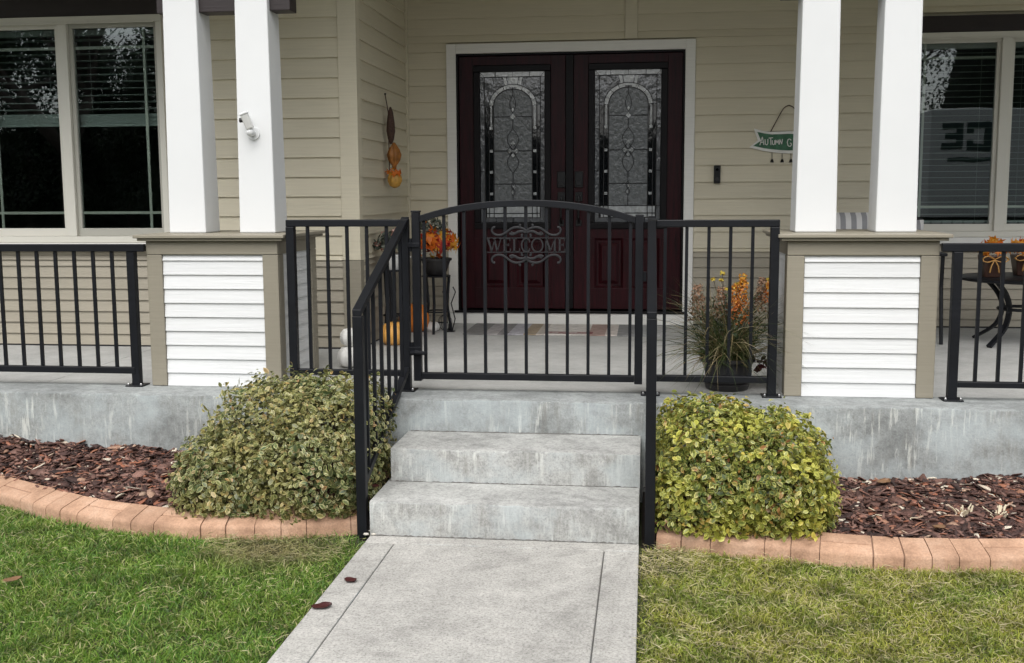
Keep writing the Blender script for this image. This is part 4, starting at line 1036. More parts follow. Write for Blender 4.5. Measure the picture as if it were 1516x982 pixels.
M['pot_black'] = plain('black plastic pot', (.022, .021, .022), .38, 0, 20, .3)
M['pot_brown'] = plain('brown glazed vase', (.045, .020, .013), .3)
M['pink'] = leaf_mat('dusty pink petals', [(0, (.30, .13, .11)), (.6, (.50, .26, .22)), (1, (.60, .42, .36))], None, rough=.6)
M['sage'] = leaf_mat('grey sage leaves', [(0, (.05, .065, .05)), (.6, (.12, .14, .11)), (1, (.22, .23, .19))], None, rough=.6)
M['maple'] = leaf_mat('autumn maple leaves', [(0, (.26, .012, .014)), (.25, (.50, .04, .014)), (.5, (.70, .15, .014)), (.75, (.80, .30, .025)), (1, (.80, .50, .06))], None, rough=.5, tr=.35)
M['darkgreen'] = leaf_mat('dark foliage', [(0, (.012, .022, .010)), (.6, (.03, .05, .018)), (1, (.06, .07, .03))], None)
def dome(n, c, r, zs=.8, hollow=.5):
    d = rng.normal(0, 1, (n, 3)); d[:, 2] = np.abs(d[:, 2])-.25; d /= np.linalg.norm(d, axis=1, keepdims=True)
    return np.array(c)+d*(r*rng.uniform(hollow, 1, n))[:, None]*np.array([1, 1, zs]), d
t = thing('flower_pot', (-1.79, 2.96, Z3+.525), 'white pot of dusty pink flowers with grey leaves', 'flower pot')
pot(t, -1.79, 2.96, Z3+.526, .05, .07, .11, M['pot_white'])
p, d = dome(260, (-1.80, 2.96, Z3+.70), .125); v, f, r_, m_ = leaves(p, d, .045, jitter=.5); npmesh('foliage', v, f, M['sage'], t, {'rnd': r_, 'margin': m_})
for k in range(9):
    a_ = rng.uniform(0, 6.28); cc = np.array([-1.80+.10*math.cos(a_)*rng.uniform(.3, 1), 2.94+.08*math.sin(a_), Z3+.70+rng.uniform(-.03, .11)])
    p, d = dome(26, cc, .026, 1, .6); v, f, r_, m_ = leaves(p, d, .028, jitter=.3); npmesh('flower', v, f, M['pink'], t, {'rnd': r_, 'margin': m_})
t = thing('leaf_basket', (-1.585, 3.52, Z3+.445), 'black basket overflowing with orange and red artificial maple leaves', 'basket')
pot(t, -1.585, 3.52, Z3+.447, .075, .115, .13, M['pot_black'], 'basket')
p, d = dome(150, (-1.555, 3.46, Z3+.68), .165); v, f, r_, m_ = maple(p, d, .105); npmesh('leaves', v, f, M['maple'], t, {'rnd': r_, 'margin': m_})
p, d = dome(170, (-1.62, 3.50, Z3+.80), .14); v, f, r_, m_ = leaves(p, d, .04); npmesh('greenery', v, f, M['sage'], t, {'rnd': r_, 'margin': m_})['kind'] = 'stuff'
for k in range(14):
    p = (-1.66+random.uniform(-.12, .12), 3.42+random.uniform(-.04, .06), Z3+.70+random.uniform(-.12, .16))
    MB().lathe([(.001, -.009), (.007, -.005), (.009, 0), (.007, .005), (.001, .009)], p, 8).build('berry', M['pot_white'] if k % 3 else M['pumpkin'], t, smooth=True)
t = thing('metal_lantern', (-1.50, 3.60, Z3), 'dark scrolled metal holder between the wire pumpkin and the basket stand', 'decoration')
for a0 in (-1, 1):
    MB().tube([(-1.50+a0*.02, 3.60, Z3), (-1.50+a0*.045, 3.60, Z3+.10), (-1.50+a0*.015, 3.60, Z3+.22), (-1.50+a0*.05, 3.60, Z3+.31), (-1.50+a0*.03, 3.60, Z3+.35)], .005, 6).build('scroll', M['hardware'], t)
MB().lathe([(.045, 0), (.045, .008), (.01, .012), (.008, .06)], (-1.50, 3.60, Z3), 16).build('base', M['hardware'], t)

# hanging gourd ornament on the return wall
OX = -1.925
t = thing('hanging_ornament', (OX+.03, 3.345, 1.60), 'string of a brown cone and two dried gourds hanging on the side wall', 'ornament')
M['wicker'] = plain('brown wicker', (.060, .030, .020), .8, 0, 90, .5, .6, 120)
M['gourd_o'] = plain('amber gourd', (.30, .115, .02), .5, 0, 30, .4, .3, 40)
M['gourd_y'] = plain('yellow gourd', (.50, .27, .05), .5, 0, 30, .35, .3, 40)
MB().tube([(OX+.012, 3.33, 2.29), (OX+.03, 3.34, 2.16), (OX+.032, 3.345, 1.66)], .004, 6).build('cord', M['wicker'], t)
MB().tube([(OX+.006, 3.33, 2.29), (OX+.02, 3.33, 2.29)], .006, 6).build('hook', M['hardware'], t)
MB().lathe([(.008, 0), (.022, .03), (.033, .09), (.031, .15), (.020, .23), (.006, .27)], (OX+.048, 3.342, 1.925), 20, 7, .2).build('cone', M['wicker'], t, smooth=True)
MB().lathe([(.013, 0), (.018, .03), (.046, .07), (.056, .11), (.042, .15), (.018, .185), (.008, .20)], (OX+.068, 3.35, 1.735), 28, 6, .25).build('gourd', M['gourd_o'], t, smooth=True)
MB().lathe([(.010, 0), (.038, .015), (.055, .05), (.054, .08), (.038, .11), (.012, .122)], (OX+.068, 3.355, 1.600), 30, 7, .2).build('gourd', M['gourd_y'], t, smooth=True)
p, d = dome(14, (OX+.07, 3.34, 1.70), .06); v, f, r_, m_ = maple(p, d, .06); npmesh('leaves', v, f, M['maple'], t, {'rnd': r_*.5+.5, 'margin': m_})

# door mat
def mat_mat():
    a = N('printed mat'); g = a.n('ShaderNodeNewGeometry'); sx = a.n('ShaderNodeSeparateXYZ'); a.l(g.outputs['Position'], sx.inputs[0])
    n = a.noise(a.pos((1, 2.5, 1)), 14, 5, .7)
    u_ = a.n('ShaderNodeMapRange'); u_.inputs[1].default_value = -1.36; u_.inputs[2].default_value = .17; a.l(sx.outputs[0], u_.inputs[0])
    base = a.ramp(u_.outputs[0], [(0, (.18, .175, .17)), (.10, (.33, .31, .31)), (.17, (.20, .19, .19)), (.22, (.36, .35, .38)), (.30, (.30, .24, .17)), (.36, (.42, .38, .34)), (.40, (.60, .57, .53)), (.62, (.34, .24, .21)), (.70, (.55, .50, .46)), (.76, (.22, .22, .22)), (.84, (.30, .31, .31)), (.92, (.40, .40, .40))], 'CONSTANT')
    k = a.mix(1, base, a.ramp(n, [(.3, .55), (.6, 1.25)]), 'MULTIPLY')
    red = a.math('MULTIPLY', a.math('LESS_THAN', a.math('ABSOLUTE', a.math('SUBTRACT', u_.outputs[0], .52)), .12), a.math('LESS_THAN', a.math('ABSOLUTE', a.math('SUBTRACT', sx.outputs[1], 3.52)), .07))
    red = a.math('MULTIPLY', red, a.ramp(n, [(.42, 0), (.55, 1)])); k = a.mix(red, k, (.17, .02, .028)); a.col(k).rough(.9); a.bump(a.noise(a.pos(), 300, 2), .4, .003); return a.m
m = MB(); m.box(-1.365, .172, 3.41, 4.09, Z3+.001, Z3+.010); mt = m.build('door_mat', mat_mat(), None, .003); tag(mt, 'wide printed door mat in grey, ochre and red before the double doors', 'door mat')

# doorbell
t = thing('doorbell', (.567, YW-.02, 1.625), 'slim black video doorbell on the siding beside the door trim', 'doorbell')
MB().box(.541, .593, YW-.042, YW-.012, 1.625, 1.768).build('body', M['hardware'], t, .008)
MB().lathe([(.016, 0), (.016, .004), (.010, .006)], (0, 0, 0), 20).build('tmp', M['steel'])
bpy.data.objects.remove(bpy.data.objects['tmp'])
MB().tube([(.567, YW-.0425, 1.660), (.567, YW-.046, 1.660)], .015, 20).build('button', M['pot_black'], t)
MB().tube([(.567, YW-.0425, 1.735), (.567, YW-.045, 1.735)], .011, 16).build('lens', M['glass_clear'], t)

# autumn sign: swallow-tailed banner hung on a wire, chime bells below
YSG = YW-.022
t = thing('autumn_sign', (1.13, YSG, 1.86), 'green swallow tailed autumn banner sign with white border hanging on the siding', 'sign')
def SG(px, py): p = pix(px, py, Y=YSG); return (p.x, p.z)
half = [(1116, 190.5), (1128, 193.5), (1140, 195.5), (1154, 195), (1168, 194.2)]
halfb = [(1168, 227.5), (1156, 227), (1145, 225.8), (1129, 223.5), (1109, 218.5)]
def mirror(pts): return [(2*1168-x, y) for x, y in pts]
outl = half+mirror(half)[::-1][1:]+mirror([(1122, 208)])+mirror(halfb)[::-1]+halfb[1:]+[(1122, 208)]
MB().prism([SG(*p) for p in outl], YSG, YSG+.010).build('border', M['white_trim'], t, .002)
cxs, cys = 1168, 210
inn = [(cxs+(x-cxs)*.90, cys+(y-cys)*.74) for x, y in outl]
MB().prism([SG(*p) for p in inn], YSG-.003, YSG-.0005).build('board', plain('green sign paint', (.045, .14, .075), .6, 0, 30, .3), t)
def sletter(*strokes):
    lt = MB()
    for pts in strokes:
        q_ = [SG(1080+a*.163, 120+b*.163) for a, b in pts]
        for p, r_ in zip(q_[:-1], q_[1:]): lt.bar((p[0], YSG-.005, p[1]), (r_[0], YSG-.005, r_[1]), .0062, .003, up=(0, 1, 0))
    lt.build('letter', M['white_trim'], t)
sletter([(275, 585), (298, 508), (312, 582)], [(283, 560), (308, 556)]); sletter([(322, 530), (324, 575), (340, 582), (348, 568), (348, 528)]); sletter([(355, 520), (395, 516)], [(374, 518), (376, 582)])
sletter([(388, 540), (390, 575), (402, 580), (410, 568), (410, 538)]); sletter([(415, 580), (420, 536), (432, 565), (442, 534), (448, 578)]); sletter([(452, 578), (456, 530), (474, 575), (480, 528)])
sletter([(560, 540), (548, 528), (532, 530), (524, 560), (532, 590), (552, 596), (562, 580), (560, 566), (548, 566)])
hw = smooth([(SG(1141, 195)[0], YSG-.001, SG(1141, 195)[1]), (SG(1150, 178)[0], YSG-.006, SG(1150, 178)[1]), (SG(1160, 161)[0], YSG-.006, SG(1160, 161)[1]), (SG(1168, 156)[0], YSG+.0, SG(1168, 156)[1])])
hw2 = [Vector((2*SG(1168, 156)[0]-p.x, p.y, p.z)) for p in hw][::-1]
MB().tube(hw+hw2[1:], .0038, 6).build('hanger', M['wicker'], t)
for px in (1143, 1158, 1171, 1184, 1197):
    p0, p1 = SG(px, 226), SG(px, 238)
    b = MB(); b.tube([(p0[0], YSG+.004, p0[1]), (p1[0], YSG+.004, p1[1])], .002, 5); b.lathe([(.002, .014), (.009, .008), (.013, -.006), (.015, -.013), (.002, -.013)], (p1[0], YSG+.004, p1[1]), 12); b.build('bell', M['hardware'], t, smooth=True)

# security camera on the column
t = thing('security_camera', (-2.168, 1.245, 1.86), 'small white security camera on a ball mount fixed to the column', 'camera')
Yc = 1.256
pm = pix(376, 198, Y=Yc); 
MB().tube([(pm.x, Yc-.001, pm.z), (pm.x, Yc-.010, pm.z)], .036, 24).build('mount_plate', M['white'], t, .002)
MB().tube([(pm.x, Yc-.010, pm.z), (pm.x, Yc-.040, pm.z+.004)], .016, 16).build('mount_neck', M['white'], t)
MB().lathe([(.002, -.024), (.017, -.017), (.024, 0), (.017, .017), (.002, .024)], (pm.x-.004, Yc-.050, pm.z+.006), 16).build('ball_joint', M['white'], t, smooth=True)
pa, pb = pix(371, 191, Y=Yc-.055), pix(361, 169, Y=Yc-.075)
MB().bar((pa.x, Yc-.055, pa.z), (pb.x, Yc-.075, pb.z), .040, .040, up=(0, 1, 0)).build('housing', M['pot_white'], t, .008)
MB().bar((pb.x+.002, Yc-.075, pb.z-.004), (pb.x-.003, Yc-.077, pb.z+.010), .046, .046, up=(0, 1, 0)).build('sun_cap', M['white'], t, .006)
pl = pix(356, 178, Y=Yc-.07); MB().tube([(pl.x+.018, Yc-.068, pl.z), (pl.x-.006, Yc-.074, pl.z-.002)], .013, 14).build('lens', M['hardware'], t, .002)

# flower pot by the pier
PX, PY = .462, 1.235
t = thing('planter', (PX, PY, Z3), 'round black planter with dry grasses and yellow orange flowers behind the railing', 'planter')
MB().lathe([(.108, .0), (.114, .004), (.120, .030), (.112, .034), (.108, .036)], (PX, PY, Z3), 36).build('saucer', M['pot_black'], t, auto=True)
pot(t, PX, PY, Z3+.034, .105, .142, .140, M['pot_black'])
MB().lathe([(.134, 0), (.134, .004)], (PX, PY, Z3+.150), 24).build('soil', M['bedsoil'], t)
n = 1300
ba = np.stack([PX+rng.normal(0, .045, n), PY+rng.normal(0, .045, n), np.full(n, Z3+.145)], 1); az = rng.uniform(0, 6.28, n); ti = np.abs(rng.normal(.45, .38, n)); d = np.stack([np.cos(az)*np.sin(ti), np.sin(az)*np.sin(ti), np.cos(ti)], 1)
M['drygrass'] = leaf_mat('dry ornamental grass', [(0, (.022, .036, .012)), (.35, (.055, .08, .022)), (.6, (.11, .13, .045)), (.8, (.26, .20, .10)), (1, (.50, .42, .27))], None)
v, f, r_, m_ = blades(ba, d, rng.uniform(.20, .60, n), rng.uniform(.003, .0075, n), rng.uniform(.08, .42, n), 6); npmesh('grass_leaves', v, f, M['drygrass'], t, {'rnd': r_, 'margin': m_})
p, d = dome(700, (PX+.02, PY, Z3+.34), .24, .95, .25); v, f, r_, m_ = leaves(p, d, .032, 'thin'); npmesh('foliage', v, f, M['darkgreen'], t, {'rnd': r_, 'margin': m_})
M['orange_fl'] = leaf_mat('orange flower spikes', [(0, (.42, .09, .02)), (.5, (.66, .20, .03)), (.85, (.74, .36, .04)), (1, (.80, .56, .08))], None, tr=.3)
M['rust_fl'] = leaf_mat('faded rust flowers', [(0, (.10, .07, .035)), (.4, (.20, .11, .06)), (.7, (.34, .19, .11)), (1, (.50, .32, .22))], None)
M['yellow_fl'] = leaf_mat('yellow petals', [(0, (.62, .42, .03)), (1, (.80, .66, .12))], None, tr=.3)
M['darkred'] = leaf_mat('dark red leaves', [(0, (.035, .008, .010)), (1, (.10, .02, .022))], None)
def spike(c, h, r, n, mat, name, sz=.016):
    u_ = rng.uniform(0, 1, n); a_ = rng.uniform(0, 6.28, n); rr = r*(1-.65*u_)*rng.uniform(.4, 1, n); p = np.stack([c[0]+np.cos(a_)*rr, c[1]+np.sin(a_)*rr, c[2]+u_*h], 1)
    d = np.stack([np.cos(a_), np.sin(a_), np.full(n, .5)], 1); v, f, r_, m_ = leaves(p, d, sz); 
    r_ = np.clip(r_*.45+np.repeat(u_, 7)*.6, 0, 1); npmesh(name, v, f, mat, t, {'rnd': r_, 'margin': m_})['kind'] = 'stuff'
P0 = lambda px, py: pix(px, py, Y=PY)
for px, py0, py1, rr, nn, mt in ((1098, 482, 406, .050, 330, 'orange_fl'), (1086, 474, 420, .035, 130, 'orange_fl'), (1126, 460, 410, .045, 170, 'rust_fl'), (1135, 450, 416, .035, 90, 'orange_fl'), (1032, 475, 420, .06, 190, 'rust_fl'), (1066, 470, 425, .05, 150, 'rust_fl')):
    b = P0(px, py0); h = P0(px, py1).z-b.z; spike((b.x, PY-.03, b.z), h, rr*1.15, int(nn*1.7), M[mt], 'flower_spike')
for px, py in ((1069, 405), (1056, 414), (1068, 415), (1074, 428), (1100, 413), (1092, 420), (1138, 414), (1148, 410)):
    b = P0(px, py); p, d = dome(14, (b.x, PY-.02, b.z), .014, .7); v, f, r_, m_ = leaves(p, d, .020); npmesh('flower', v, f, M['yellow_fl'], t, {'rnd': r_, 'margin': m_})
    MB().tube([(PX+random.uniform(-.03, .03), PY, Z3+.25), ((b.x+PX)/2, PY-.01, (b.z+Z3+.25)/2+.02), (b.x, PY-.02, b.z)], .0018, 4).build('stalk', M['twig'], t)
for k in range(10):     # bare arching stems to the side of the door
    e = P0(random.uniform(985, 1040), random.uniform(405, 470)); MB().tube([(PX-.02, PY, Z3+.2), (PX-.08, PY-.01, Z3+.33), ((e.x+PX)/2-.03, PY, e.z-.02), (e.x, PY, e.z)], [.002, .0018, .0014, .0008], 4).build('stalk', M['drystalk'] if 'drystalk' in M else M['stemmat'], t)
p, d = dome(34, tuple(P0(1130, 545)), .05, 1.4); v, f, r_, m_ = leaves(p+np.array([0, -.03, 0]), d, .035); npmesh('trailing_leaves', v, f, M['darkred'], t, {'rnd': r_, 'margin': m_})

# bench with a striped cushion behind the pier
t = thing('porch_chair', (1.66, 3.45, Z3), 'dark metal porch chair with a grey and white striped cushion behind the pier', 'chair')
cx0, cx1, cy0, cy1 = 1.20, 2.07, 3.15, 3.80
for x in (cx0, cx1):
    MB().tube([(x, cy0, Z3), (x-.0, cy0+.06, Z3+.40), (x, cy0+.05, Z3+.62)], .014, 8).build('leg', M['black'], t)
    MB().tube([(x, cy1, Z3), (x, cy1-.05, Z3+.40), (x, cy1+.08, Z3+.86)], .014, 8).build('leg', M['black'], t)
    MB().bar((x, cy0+.02, Z3+.625), (x, cy1+.04, Z3+.64), .05, .022).build('arm', M['black'], t, .005)
MB().box(cx0-.01, cx1-.04, cy0+.04, cy1-.02, Z3+.36, Z3+.39).build('seat', M['black'], t, .006)
MB().tube([(cx0, cy1+.08, Z3+.86), (cx1, cy1+.08, Z3+.86)], .014, 8).build('back_rail', M['black'], t)
def stripe():
    a = N('striped fabric'); g = a.n('ShaderNodeNewGeometry'); sx = a.n('ShaderNodeSeparateXYZ'); a.l(g.outputs['Position'], sx.inputs[0])
    f = a.math('FRACT', a.math('MULTIPLY', sx.outputs[0], 13.2)); k = a.ramp(f, [(0, (.62, .61, .60)), (.46, (.62, .61, .60)), (.50, (.27, .27, .28)), (.96, (.27, .27, .28))], 'CONSTANT'); a.col(k).rough(.9); a.bump(a.noise(a.pos(), 500, 2), .3, .002); return a.m
def cushion(name, c, sx, sy, sz, mat, tilt=0):
    m = MB(); n_, vs_, fs_ = 16, [], []
    for s_ in (1, -1):
        for i in range(n_+1):
            for j in range(n_+1):
                u_, v_ = i/n_*2-1, j/n_*2-1; k_ = max(0, (1-u_**4)*(1-v_**4))**.5
                vs_.append((c[0]+u_*sx/2*(1-.05*v_*v_*0), c[1]+s_*k_*sy/2+tilt*(v_+1)*sz/2, c[2]+(v_+1)*sz/2))
    N1 = n_+1
    for s_ in range(2):
        for i in range(n_):
            for j in range(n_): a_ = s_*N1*N1+i*N1+j; q_ = (a_, a_+N1, a_+N1+1, a_+1); fs_.append(q_ if s_ else q_[::-1])
    m.add(vs_, fs_); return m.build(name, mat, t, smooth=True)
SM = stripe(); cushion('back_cushion', (1.43, 3.44, Z3+.46), .44, .16, .455, SM, .06); cushion('back_cushion', (1.83, 3.46, Z3+.46), .34, .16, .40, SM, .06)
m = MB(); m.box(cx0+.02, cx1-.08, cy0+.05, cy1-.1, Z3+.392, Z3+.47); m.build('seat_cushion', SM, t, .03)

# patio table and the two vases
TX, TY, TZ = 2.62, 3.22, Z3+.475
t = thing('patio_table', (TX, TY, Z3), 'dark metal patio table with curved legs on the porch', 'table')
MB().lathe([(.40, 0), (.42, .006), (.425, .022), (.41, .030)], (TX, TY, TZ-.030), 40).build('top', M['black'], t, auto=True)
for k in range(4):
    a_ = rad(52+90*k+168); ca, sa = math.cos(a_), math.sin(a_)
    pts = smooth([(TX+ca*r_, TY+sa*r_, Z3+z) for r_, z in ((.30, .445), (.20, .36), (.15, .25), (.20, .12), (.36, .012))], 5); m = MB()
    for p, q_ in zip(pts[:-1], pts[1:]): m.bar(p, p+(q_-p)*1.12, .036, .018)
    m.build('leg', M['black'], t)
MB().tube([(TX+math.cos(q_)*.155, TY+math.sin(q_)*.155, Z3+.25) for q_ in np.linspace(0, 2*math.pi, 25)], .011, 6).build('ring', M['black'], t)
def vase(x, y, label, bow=True):
    t = thing('leaf_vase', (x, y, TZ), label, 'vase')
    m = MB(); b_, u_ = .050, .072; h = .15; m.add([(x-b_, y-b_, TZ+.001), (x+b_, y-b_, TZ+.001), (x+b_, y+b_, TZ+.001), (x-b_, y+b_, TZ+.001), (x-u_, y-u_, TZ+h), (x+u_, y-u_, TZ+h), (x+u_, y+u_, TZ+h), (x-u_, y+u_, TZ+h)], [(0, 3, 2, 1), (4, 5, 6, 7), (0, 1, 5, 4), (1, 2, 6, 5), (2, 3, 7, 6), (3, 0, 4, 7)])
    m.build('vase', M['pot_brown'], t, .006)
    p, d = dome(60, (x, y, TZ+h+.04), .105, .75, .4); v, f, r_, m_ = maple(p, d, .085); npmesh('leaves', v, f, M['maple'], t, {'rnd': r_*.55+.45, 'margin': m_})
    if bow:
        m = MB(); g_ = M['gourd_y']
        for sx, l_ in ((-1, .05), (1, .06)):
            m.tube(smooth([(x, y-.078, TZ+.125), (x+sx*.05, y-.10, TZ+.150), (x+sx*.085, y-.095, TZ+.125), (x+sx*.05, y-.09, TZ+.108), (x, y-.080, TZ+.122)], 4), .012, 6, .3, up=(0, 0, 1))
            m.tube(smooth([(x, y-.080, TZ+.122), (x+sx*.022, y-.088, TZ+.08), (x+sx*.03, y-.086, TZ+.035)], 4), .012, 6, .3, up=(1, 0, 0))
        m.build('bow', M['bow'], t, smooth=True)
M['bow'] = plain('gold ribbon', (.55, .30, .09), .35)
pv = pix(1466, 408, Y=3.12); vase(pv.x, 3.12, 'brown vase of yellow and red leaves with a gold bow on the patio table'); vase(pv.x+.27, 3.30, 'brown vase of autumn leaves farther from the pier on the patio table')

# ================================================================== SMALL THINGS ON THE GROUND
M['deadred'] = leaf_mat('fallen red leaf', [(0, (.06, .012, .012)), (1, (.11, .03, .025))], None, tr=.1)
M['tanleaf'] = leaf_mat('fallen tan leaf', [(0, (.22, .12, .06)), (1, (.34, .20, .10))], None, tr=.1)
def fallen(c, size, mat, label, cup=.2):
    n_ = 7; m = MB(); vs_, fs_ = [], []
    a0 = random.uniform(0, 6.28)
    for i in range(n_+1):
        for j in range(n_+1):
            u_, v_ = i/n_*2-1, j/n_*2-1; w_ = math.sqrt(max(0, 1-u_*u_))*.68*(1+.12*math.sin(5*u_)); x, y = u_*size/2, v_*w_*size/2
            z = cup*size*(.55*(v_*v_)*(.6+.4*u_)+.25*u_*u_)+.003
            vs_.append((c[0]+x*math.cos(a0)-y*math.sin(a0), c[1]+x*math.sin(a0)+y*math.cos(a0), c[2]+z+random.uniform(0, .0015)))
    for i in range(n_):
        for j in range(n_): a_ = i*(n_+1)+j; fs_.append((a_, a_+n_+1, a_+n_+2, a_+1))
    m.add(vs_, fs_); o = m.build('fallen_leaf', mat, None, smooth=True)
    so_ = o.modifiers.new('solid', 'SOLIDIFY'); so_.thickness = .0012
    tag(o, label, 'leaf', 'fallen leaves')
fallen((-1.183, -.888, 0), .080, M['deadred'], 'curled dark red leaf on the walkway border, the larger of two')
fallen((-1.150, -.600, 0), .066, M['deadred'], 'smaller dark red leaf on the walkway border nearer the steps')
fallen((-2.50, -.77, .01), .075, M['tanleaf'], 'tan fallen leaf lying on the greener lawn', .2)
pp = pix(570, 716, Y=.2); fallen((-1.25, .22, .165), .055, M['deadred'], 'red leaf caught between the railing and the lower step')
pp = pix(1308, 715, Y=.70); fallen((pp.x, .70, .125), .085, M['tanleaf'], 'rust coloured leaf on the mulch against the porch slab', .2)
pp = pix(1390, 785, Z=.07); fallen((pp.x, pp.y, .078), .075, M['tanleaf'], 'orange brown leaf on the mulch beside the edging', .2)
M['straw'] = plain('cut pale stem', (.66, .58, .42), .8)
M['pebble'] = plain('white pebble', (.50, .47, .41), .7)
def stubble(px, py, n_, label, lay=False):
    c = pix(px, py, Z=.085); zb = float(bed_z(c.x, c.y)); c = pix(px, py, Z=zb)
    t = thing('cut_plant', (c.x, c.y, zb), label, 'plant stubble')
    for k in range(n_):
        a_ = random.uniform(0, 6.28); r_ = random.uniform(0, .035); ti = random.uniform(.2, .9) if not lay else random.uniform(1.1, 1.5); L = random.uniform(.03, .065)*(1.6 if lay else 1)
        b = Vector((c.x+math.cos(a_)*r_, c.y+math.sin(a_)*r_, zb)); e = b+Vector((math.cos(a_)*math.sin(ti), math.sin(a_)*math.sin(ti), math.cos(ti)))*L
        MB().tube([b, b.lerp(e, .5)+Vector((0, 0, .003)), e], [.0055, .005, .004], 5, .6).build('stem', M['straw'], t)
stubble(1425, 762, 15, 'clump of cut pale plant stems standing in the mulch'); stubble(1477, 768, 22, 'thicker clump of cut pale plant stems beside another clump'); stubble(1320, 768, 14, 'flattened pale plant stems lying on the mulch by the golden shrub', True)
peb = [(548, 786), (542, 791), (553, 791), (1290, 738), (255, 722), (238, 720), (247, 688), (25, 665), (54, 649), (1421, 790), (1297, 731), (1254, 775), (1440, 718)]
for i, (px, py) in enumerate(peb):
    z = .005 if 540 < px < 560 else None
    if z is None:
        c = pix(px, py, Z=.1)
        for _ in range(4): c = pix(px, py, Z=float(bed_z(c.x, min(c.y, YF-.02)))+.008)
        c.y = min(c.y, YF-.03); z = float(bed_z(c.x, c.y))+.01
    else: c = pix(px, py, Z=z)
    r_ = random.uniform(.007, .012); m = MB(); m.lathe([(.3*r_, -.5*r_), (.85*r_, -.3*r_), (r_, 0), (.8*r_, .35*r_), (.3*r_, .52*r_)], (c.x, c.y, z), 9, 0, 0, 'z', 1.25, .85)
    o = m.build('pebble', M['pebble'], None, smooth=True)
    tag(o, 'small white pebble at the foot of the railing newel' if 540 < px < 560 else 'small pale pebble lying among the dark bark chips', 'pebble', 'pebbles by the newel' if 540 < px < 560 else 'pale pebbles in the mulch')

# ================================================================== ACROSS THE STREET (mirrored in the windows and the door glass)
TYR = -10.0
t = thing('box_truck', (8.0, TYR-1.1, 0), 'white box truck with dark letters parked across the street, mirrored in the porch window', 'truck')
MB().box(5.64, 11.6, TYR-2.3, TYR, .85, 3.22).build('cargo_box', M['white'], t, .03)
MB().prism([(11.65, .55), (13.6, .55), (13.6, 1.35), (13.2, 1.5), (12.75, 2.35), (11.65, 2.45)], TYR-2.15, TYR-.1).build('cab', M['white'], t, .04)
MB().prism([(12.0, 1.5), (12.95, 1.5), (12.6, 2.22), (12.0, 2.25)], TYR-.099, TYR-.09).build('cab_window', M['glass_clear'], t)
MB().box(5.7, 13.4, TYR-1.9, TYR-.4, .5, .82).build('chassis', M['black'], t)
for x in (6.7, 12.6):
    for y in (TYR-.35, TYR-2.05):
        w_ = MB().tube([(x, y+.13, .42), (x, y-.13, .42)], .42, 28).build('wheel', M['pot_black'], t)
        MB().tube([(x, y+.135, .42), (x, y-.135, .42)], .22, 20).build('rim', M['steel'], w_)
lt = MB(); G_ = plain('dark green lettering', (.02, .05, .045), .6)
def block(x0, x1, z0, z1): lt.box(x0, x1, TYR+.002, TYR+.012, z0, z1)
# reads C E from the house side: +X is the reader's left (letter E first, then letter C)
lt.prism([(5.86, 2.40), (6.28, 2.40), (6.28, 2.935), (5.86, 2.935), (5.86, 2.81), (6.14, 2.81), (6.14, 2.73), (5.92, 2.73), (5.92, 2.605), (6.14, 2.605), (6.14, 2.525), (5.86, 2.525)], TYR+.002, TYR+.012)
lt.build('letter', G_, t); lt = MB()
lt = MB(); lt.prism([(6.36, 2.36), (6.78, 2.36), (6.82, 2.40), (6.82, 2.905), (6.78, 2.945), (6.36, 2.945), (6.36, 2.72), (6.48, 2.72), (6.48, 2.81), (6.68, 2.81), (6.68, 2.495), (6.48, 2.495), (6.48, 2.58), (6.36, 2.58)], TYR+.002, TYR+.012)
lt.build('letter', G_, t)
MB().box(6.0, 6.85, TYR+.002, TYR+.006, 2.16, 2.24).build('stripe', G_, t)
M['barkt'] = plain('tree bark', (.07, .055, .045), .9, 0, 12, .3)
M['needle'] = leaf_mat('conifer needles', [(0, (.010, .022, .010)), (.6, (.022, .042, .018)), (1, (.045, .07, .03))], None)
M['needle_core'] = plain('inner conifer twigs', (.012, .018, .009), .9)
def bare_tree(x, y, h, label, seed):
    R = random.Random(seed); t = thing('bare_tree', (x, y, 0), label, 'tree', 'trees across the street')
    tr_ = MB(); lm = MB(); tw = MB()
    def grow(p, d, L, r, lv):
        q_ = p+d*L; mid = p.lerp(q_, .5)+Vector((R.gauss(0, .04), R.gauss(0, .04), 0))*L
        (tr_ if lv == 0 else lm if lv < 3 else tw).tube([p, mid, q_], [r, r*.85, r*.7], 7 if lv < 2 else 4)
        if lv >= 5: return
        for k in range(R.choice((2, 3, 3)) if lv else 4):
            nd = (d+Vector((R.gauss(0, .55), R.gauss(0, .55), R.gauss(.15, .3)))).normalized(); grow(q_, nd, L*R.uniform(.62, .82), r*.62, lv+1)
    grow(Vector((x, y, -.1)), Vector((0, 0, 1)), h*.26, h*.022, 0)
    tr_.build('trunk', M['barkt'], t, smooth=True); lm.build('limbs', M['barkt'], t, smooth=True); tw.build('twigs', M['barkt'], t)
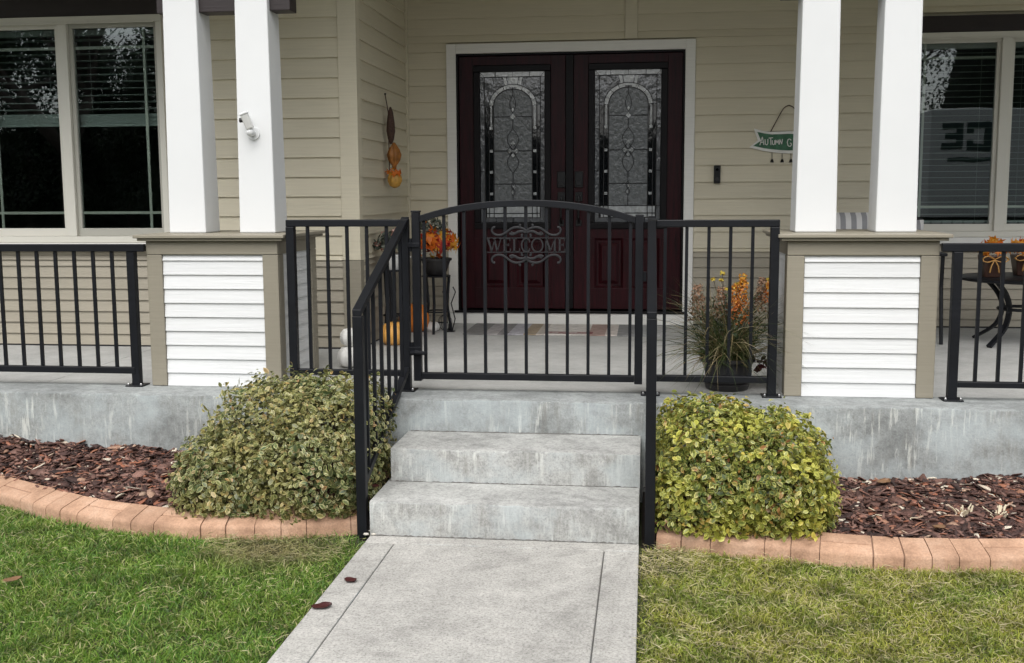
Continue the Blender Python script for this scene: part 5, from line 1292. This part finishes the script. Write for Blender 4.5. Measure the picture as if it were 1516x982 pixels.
def conifer(x, y, h, r, label):
    t = thing('conifer_tree', (x, y, 0), label, 'tree', 'trees across the street')
    MB().tube([(x, y, -.1), (x, y, h*.95)], [h*.02, h*.004], 8).build('trunk', M['barkt'], t)
    MB().lathe([(r*.62, h*.08), (r*.55, h*.2), (r*.33, h*.5), (r*.12, h*.8), (.02, h*.93)], (x, y, 0), 14).build('crown_core', M['needle_core'], t)
    n_ = 26000; u_ = rng.uniform(.06, 1, n_)**.8; a_ = rng.uniform(0, 6.28, n_); rr = r*(1-u_)**.85*(.75+.25*np.sin(u_*60+a_*3))*rng.uniform(.45, 1, n_)
    p = np.stack([x+np.cos(a_)*rr, y+np.sin(a_)*rr, u_*h-rr*.25+.2], 1); d = np.stack([np.cos(a_), np.sin(a_), np.full(n_, .3)], 1)
    v, f, r_, m_ = leaves(p, d, h*.010, 'oval', jitter=.6); npmesh('crown', v, f, M['needle'], t, {'rnd': r_, 'margin': m_})
conifer(9.5, -19, 11, 3.2, 'dark conifer standing behind the parked box truck'); conifer(-6, -21, 9, 3.4, 'dark conifer between the two bare street trees'); conifer(1.5, -23, 9, 3.0, 'broad dark conifer straight across the street')
def leafy_tree(x, y, h, r, label, n_=22000):
    t = thing('leafy_tree', (x, y, 0), label, 'tree', 'trees across the street')
    MB().tube([(x, y, -.1), (x+.1, y, h*.3), (x, y, h*.75)], [h*.025, h*.02, h*.006], 8).build('trunk', M['barkt'], t)
    P_ = []; D_ = []
    nb = 26; k = n_//nb
    for i in range(nb):
        a_ = rng.uniform(0, 6.28); u_ = rng.uniform(.12, .95); rr = r*math.sqrt(max(0, 1-(2*u_-.9)**2*.8))*rng.uniform(.2, 1); c_ = np.array([x+math.cos(a_)*rr, y+math.sin(a_)*rr*.6, u_*h]); br = r*rng.uniform(.18, .42)
        d = rng.normal(0, 1, (k, 3)); d /= np.linalg.norm(d, axis=1, keepdims=True); P_.append(c_+d*br*(rng.uniform(.2, 1.15, k)[:, None])); D_.append(d)
    v, f, r_, m_ = leaves(np.concatenate(P_), np.concatenate(D_), .13, jitter=.6); npmesh('crown', v, f, M['needle'], t, {'rnd': r_, 'margin': m_})
for x_, y_, h_, r__, l_ in ((-13, -22, 6.8, 2.7, 'dark leafy tree behind the bare tree across the street'), (-16.2, -23, 6.2, 2.6, 'shorter dark leafy tree beside the bare tree across the street'), (-19.2, -22.5, 7.2, 2.8, 'dark leafy tree second from the end of the hedge'), (-17.7, -25, 6.4, 2.8, 'dark leafy tree farther back between two others'), (-22.4, -23, 6.6, 2.7, 'dark leafy tree at the end of the hedge'), (6.4, -20, 6.0, 2.4, 'low dark leafy tree behind the tail of the box truck'), (12.5, -20, 7, 2.8, 'dark leafy tree behind the cab of the box truck')): leafy_tree(x_, y_, h_, r__, l_)
bare_tree(-14.6, -16.5, 10.5, 'large bare tree in front of the shorter dark conifers', 31)
bare_tree(-9.5, -17, 9.5, 'bare tree facing the window with the half raised blind', 4); bare_tree(-2.6, -18, 10, 'bare tree facing the double doors', 11); bare_tree(5.0, -18, 9, 'bare tree near the tail of the box truck', 23)
n_ = 40000
p = np.stack([rng.uniform(-40, 40, n_), rng.normal(-25, .7, n_), rng.uniform(0, 4.2, n_)+rng.normal(0, .3, n_)], 1); d = rng.normal(0, 1, (n_, 3)); d[:, 1] += 1
v, f, r_, m_ = leaves(p, d, .15); o = npmesh('hedge', v, f, M['needle'], None, {'rnd': r_, 'margin': m_}); MB().box(-45, 45, -26, -25, -.1, 3.7).build('hedge_core', M['needle_core'], o); tag(o, 'tall dark hedge along the far side of the street', 'hedge', None, 'stuff')
